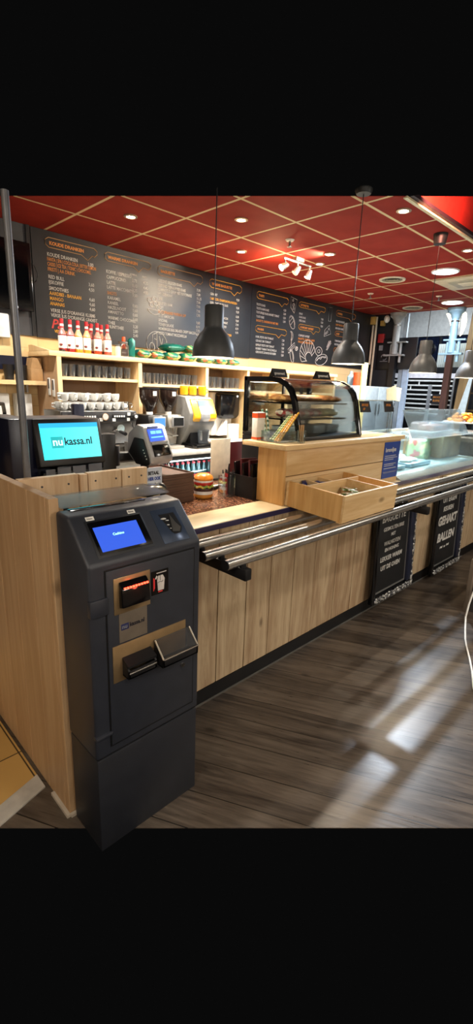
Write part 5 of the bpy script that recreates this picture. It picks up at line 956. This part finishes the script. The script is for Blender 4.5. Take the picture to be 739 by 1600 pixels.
# rack with white rails
t_ = thing('white_rack', 'tall rack of white horizontal rails in the far background', 'rack', (8.45, 3.8, 0)); m = MB(); [m.box(8.40, 8.43, 3.30, 4.42, z, z+.025) for z in (1.18, 1.26, 1.34, 1.42, 1.50, 1.58, 1.66, 1.74)]; obj('rail', m, WHITE, t_); obj('canopy', MB().box(8.45, 8.60, 3.28, 4.45, 1.80, 1.88), plain('canopy_white', 'dfdbe0', .4), t_); obj('upright', MB().box(8.38, 8.41, 3.66, 3.72, 0, 1.68).box(8.40, 8.43, 4.40, 4.43, 0, 1.8).box(8.40, 8.43, 3.28, 3.31, 0, 1.8), SILV, t_); obj('back_panel', MB().box(8.56, 8.6, 3.28, 4.45, 0, 1.79), BLACK, t_)
m = MB(); [m.box(8.41, 8.42, y, y+.02, z, z+.08) for y, z in ((4.2, 1.74), (3.9, 1.66), (3.5, 1.50), (4.05, 1.58), (3.42, 1.34))]; obj('spacer', m, WHITE, t_)
s_ = thing('menu_sign', 'black sign with two orange lines on the white rack', 'sign', (8.36, 3.5, 1.4)); obj('plate', MB().box(8.362, 8.378, 3.34, 3.62, 1.36, 1.53), plain('sign_slate2', '232325', .5), s_)
Mx = basis((8.36, 3.60, 1.46), (0, -1, 0), (0, 0, 1)); m = MB(); m.text('BROODJES', Mx, .05, bold=.001, width=.8); m.text('BUFFET', Mx @ Matrix.Translation((0, -.06, 0)), .05, bold=.001, width=.9); obj('lettering', m, TXO, s_)
# grey cabinet and lit end board
t_ = thing('grey_cupboard', 'tall pale grey two door cupboard far behind the pastry case', 'cupboard', (6.4, 4.0, 0)); obj('carcass', MB().box(5.95, 6.98, 3.62, 4.2, 0, 1.60, .006), LGREY, t_)
for a, b2 in ((5.96, 6.46), (6.47, 6.97)): d_ = obj('door', MB().box(a, b2, 3.60, 3.6195, .06, 1.59, .004), plain('cupboard_door', 'a3adb0', .4, .1), t_); obj('handle', MB().box(b2-.05 if a < 6 else a+.03, b2-.03 if a < 6 else a+.05, 3.588, 3.60, 1.2, 1.35), STEELD, d_)
t_ = thing('end_board', 'cream upright board lit by the second pendant lamp', 'board', (5.0, 3.0, .0)); obj('board', MB().box(4.955, 5.06, 2.99, 3.01, 0, 1.84, .002), plain('lit_cream', 'e8d38a', .5), t_)
obj('blue_bottle', MB().lathe([(0, 0), (.05, 0), (.055, .12), (.02, .16), (.02, .2), (0, .2)], (6.15, 3.9, 1.601), 14), plain('pale_blue', '9fc0d2', .3), label='pale blue bottle on the grey cupboard', cat='bottle'); obj('red_tin', MB().cyl((5.99+.1, 3.75, 1.601), (6.09, 3.75, 1.78), .06), ORANGE, label='red orange tin on the grey cupboard', cat='tin')
# far right: shelves and pale boxes behind pillar
t_ = thing('far_shelf', 'dark far shelf with pale boxes right of the tan board', 'shelf', (8.2, 2.4, 0)); obj('back', MB().box(8.25, 8.28, 1.4, 2.9, 0, 1.93), plain('shelf_dark', '2b2f2f', .5), t_); 
for z in (1.28, 1.55, 1.72): obj('board', MB().box(8.0, 8.25, 1.4, 2.9, z, z+.02), TAN, t_)
for i, (y, z, w__, h__, c_, l) in enumerate(((2.35, 1.301, .34, .2, 'a9bdb9', 'pale green box on the far shelf, lower board'), (2.4, 1.571, .2, .12, '9aa6a6', 'grey box on the far shelf, middle board'), (2.2, 1.741, .3, .12, 'a08a5c', 'tan box on the far shelf, upper board'))): obj('storage_box', MB().box(8.03, 8.2, y-w__/2, y+w__/2, z, z+h__, .005), plain('sb%d' % i, c_, .5), label=l, cat='box')
# near right edge: table end and white cable
t_ = thing('side_table', 'grey brown table end cut off by the right frame edge', 'table', (3.6, .9, 0)); obj('end_panel', MB().box(3.36, 3.9, .985, 1.015, .0, .40, .003), TABLEW, t_); obj('leg', MB().box(3.40, 3.43, .955, .984, 0, .30), DGREY, t_)
obj('white_cable', MB().tube([(3.40, .94, .26), (3.33, .955, .18), (3.28, .955, .10), (3.24, .95, .02), (3.1, .90, .006), (2.95, .845, .006), (2.87, .81, .006), (2.72, .735, .006), (2.6, .68, .006), (2.44, .615, .006), (2.30, .52, .006)], .006), WHITE, label='white power cable trailing on the floor at the right edge', cat='cable')

# ================================================================== PENDANTS
def pendant(x, y, zr, label, ztop=CEIL, ch=.075):
    t_ = thing('pendant_lamp', label, 'pendant lamp', (x, y, zr), 'grey pendant lamps over the counter'); s = .118/.118
    R_ = .114
    prof = [(R_, 0), (R_*.985, .035), (R_*.90, .075), (R_*.70, .115), (R_*.50, .140), (R_*.455, .152), (R_*.445, .158), (R_*.445, .255), (R_*.40, .262), (0, .264)]
    inn = [(R_-.003, .001), (R_*.985-.003, .035), (R_*.90-.003, .074), (R_*.70-.003, .113), (R_*.45, .136), (R_*.3, .15), (0, .152)]
    obj('shade', MB().lathe(prof, (x, y, zr), 40), SHADE, t_, ang=50); obj('shade_lining', MB().lathe(inn, (x, y, zr), 40), SHADEIN, t_, ang=60)
    obj('bulb', MB().sph((x, y, zr+.075), .032, (1, 1, 1.15), 16), BULB, t_)
    obj('cord', MB().cyl((x, y, zr+.262), (x, y, ztop-.003), .0028, n=8), BLACKP, t_)
    if ch: obj('ceiling_cup', MB().lathe([(0, -ch), (.045, -ch), (.055, -.01), (.055, 0), (0, 0)], (x, y, CEIL-.001), 24), plain('cup_black', '16191a', .5), t_)
    lamp('pendant_light', 'SPOT', (x, y, zr+.045), 26, WARM, .03, (x, y, 0), 150, .35)
pendant(1.755, 1.98, 1.655, 'nearest grey pendant lamp, in front of the menu board', 2.46, 0); pendant(2.91, 1.88, 1.69, 'grey pendant lamp hanging over the pastry case', CEIL, .03); pendant(4.05, 1.865, 1.685, 'grey pendant lamp with its black ceiling cup in view'); pendant(5.08, 1.87, 1.685, 'pendant lamp half cut off by the right frame edge')

# ================================================================== CEILING FITTINGS
def downlight(x, y, label, e=30, aim=None):
    t_ = thing('recessed_spotlight', label, 'spotlight', (x, y, CEIL), 'recessed halogen spots')
    obj('ring', MB().lathe([(.032, -.001), (.052, -.001), (.052, -.007), (.034, -.010), (.032, -.001)], (x, y, CEIL), 24), plain('ring_brass', 'b9a58a', .3, .7), t_); obj('lamp_face', MB().cyl((x, y, CEIL-.0005), (x, y, CEIL-.006), .031, n=20), HALO, t_)
    lamp('halogen', 'SPOT', (x, y, CEIL-.02), e, WARM, .025, aim or (x, y, 0), 110, .5)
for x, y, l in ((2.217, 3.496, 'recessed halogen spot above the warm drinks menu'), (2.806, 2.879, 'recessed halogen spot above the cold part of the aisle, near the frame top'), (3.413, 3.486, 'recessed halogen spot left of the track light'), (3.986, 2.878, 'recessed halogen spot right of the track light'), (3.402, 1.857, 'recessed halogen spot nearest the red cove'), (4.613, 1.861, 'recessed halogen spot at the right frame edge'), (4.21, 3.16, 'recessed halogen spot touching the right end of the track light')): downlight(x, y, l, 75 if (x, y) == (3.986, 2.878) else 32, (3.0, 4.37, 2.1) if (x, y) == (3.986, 2.878) else None)
for i, (x, y, r_, e) in enumerate(((5.223, 2.304, .12, 85), (6.93, 2.90, .13, 7))):
    t_ = thing('round_ceiling_light', ['bright round ceiling light beside the third pendant cord', 'bright round ceiling light above the blue white column'][i], 'ceiling light', (x, y, CEIL)); obj('rim', MB().lathe([(r_, -.001), (r_+.018, -.001), (r_+.015, -.012), (r_, -.012)], (x, y, CEIL), 32), WHITE, t_); obj('diffuser', MB().cyl((x, y, CEIL-.001), (x, y, CEIL-.008), r_, n=32), BULBC, t_)
    lamp('round_light', 'AREA', (x, y, CEIL-.02), e, (.74, .86, 1), r_*.8, (x, y, 0))
for x, y, l in ((5.249, 2.911, 'round ceiling vent left of the third pendant cord'), (7.05, 3.53, 'round ceiling vent near the pale column')):
    t_ = thing('ceiling_vent', l, 'vent', (x, y, CEIL)); obj('rim', MB().lathe([(.115, -.001), (.145, -.001), (.14, -.012), (.115, -.010)], (x, y, CEIL), 32), plain('vent_cream', 'd8cdb4', .5), t_); m = MB(); [m.lathe([(r_, -.003), (r_+.018, -.009), (r_+.018, -.007), (r_+.002, -.001)], (x, y, CEIL), 28) for r_ in (.02, .052, .084)]; obj('louvre', m, plain('vent_tan', '8d8267', .5), t_); obj('throat', MB().cyl((x, y, CEIL-.0005), (x, y, CEIL-.002), .113, n=28), BLACKP, t_)
for x, y, l in ((3.425, 2.906, 'small ceiling sprinkler left of the track light'), (5.802, 3.504, 'small ceiling sprinkler far back near the menu wall end'), (6.431, 2.876, 'small ceiling sprinkler below the ceiling cassette')):
    t_ = thing('sprinkler', l, 'sprinkler', (x, y, CEIL), 'ceiling sprinklers'); obj('rosette', MB().lathe([(0, -.001), (.04, -.001), (.03, -.012), (0, -.014)], (x, y, CEIL), 20), plain('spr_cream', 'cfc4ae', .4), t_); obj('nozzle', MB().cyl((x, y, CEIL-.014), (x, y, CEIL-.055), .009).cyl((x, y, CEIL-.055), (x, y, CEIL-.058), .022), STEELD, t_)
t_ = thing('ceiling_cassette', 'square cream air conditioning cassette in the ceiling at right', 'air conditioner', (5.95, 2.25, CEIL))
m = MB(); m.box(5.54, 6.12, 2.02, 2.58, CEIL-.018, CEIL-.001, .004); obj('panel', m, plain('cassette_cream', 'cfc6ac', .5), t_); obj('grille', MB().box(5.66, 6.0, 2.14, 2.46, CEIL-.024, CEIL-.0185, .002), plain('grille_grey', 'a39d86', .5), t_); obj('inner_plate', MB().box(5.75, 5.92, 2.22, 2.38, CEIL-.028, CEIL-.0245, .002), plain('plate_cream', 'd5ccb2', .5), t_)
tk = thing('track_light', 'three headed steel spotlight bar on the red ceiling', 'spotlight bar', (3.9, 3.22, CEIL))
obj('bar', MB().box(3.70, 4.12, 3.195, 3.21, CEIL-.05, CEIL-.035).xf(Matrix.Identity(4)), STEELD, tk); obj('ceiling_plate', MB().box(3.86, 3.98, 3.175, 3.23, CEIL-.034, CEIL-.001), STEELD, tk)
for i, (x, d_) in enumerate(((3.72, (-.8, .3, -.5)), (3.91, (-.55, .3, -.8)), (4.10, (-.25, .3, -1)))):
    d_ = Vector(d_).normalized(); p = Vector((x, 3.2, CEIL-.105))
    h_ = obj('spot_head', MB().cyl(p-d_*.03, p+d_*.045, .022, .034, n=20), STEEL, tk); obj('stem', MB().cyl((x, 3.2, CEIL-.05), tuple(p-d_*.01), .006), STEELD, h_); obj('lamp_face', MB().cyl(p+d_*.0455, p+d_*.047, .029, n=20), HALO if i != 1 else plain('glass_face', 'c9c2b4', .2), h_)
    if i != 1: lamp('track_spot', 'SPOT', tuple(p+d_*.06), 22, WARM, .02, tuple(p+d_*2), 100, .5)
lamp('track_spill', 'POINT', (3.72, 3.35, CEIL-.17), 5.5, (1, .66, .34), .03)
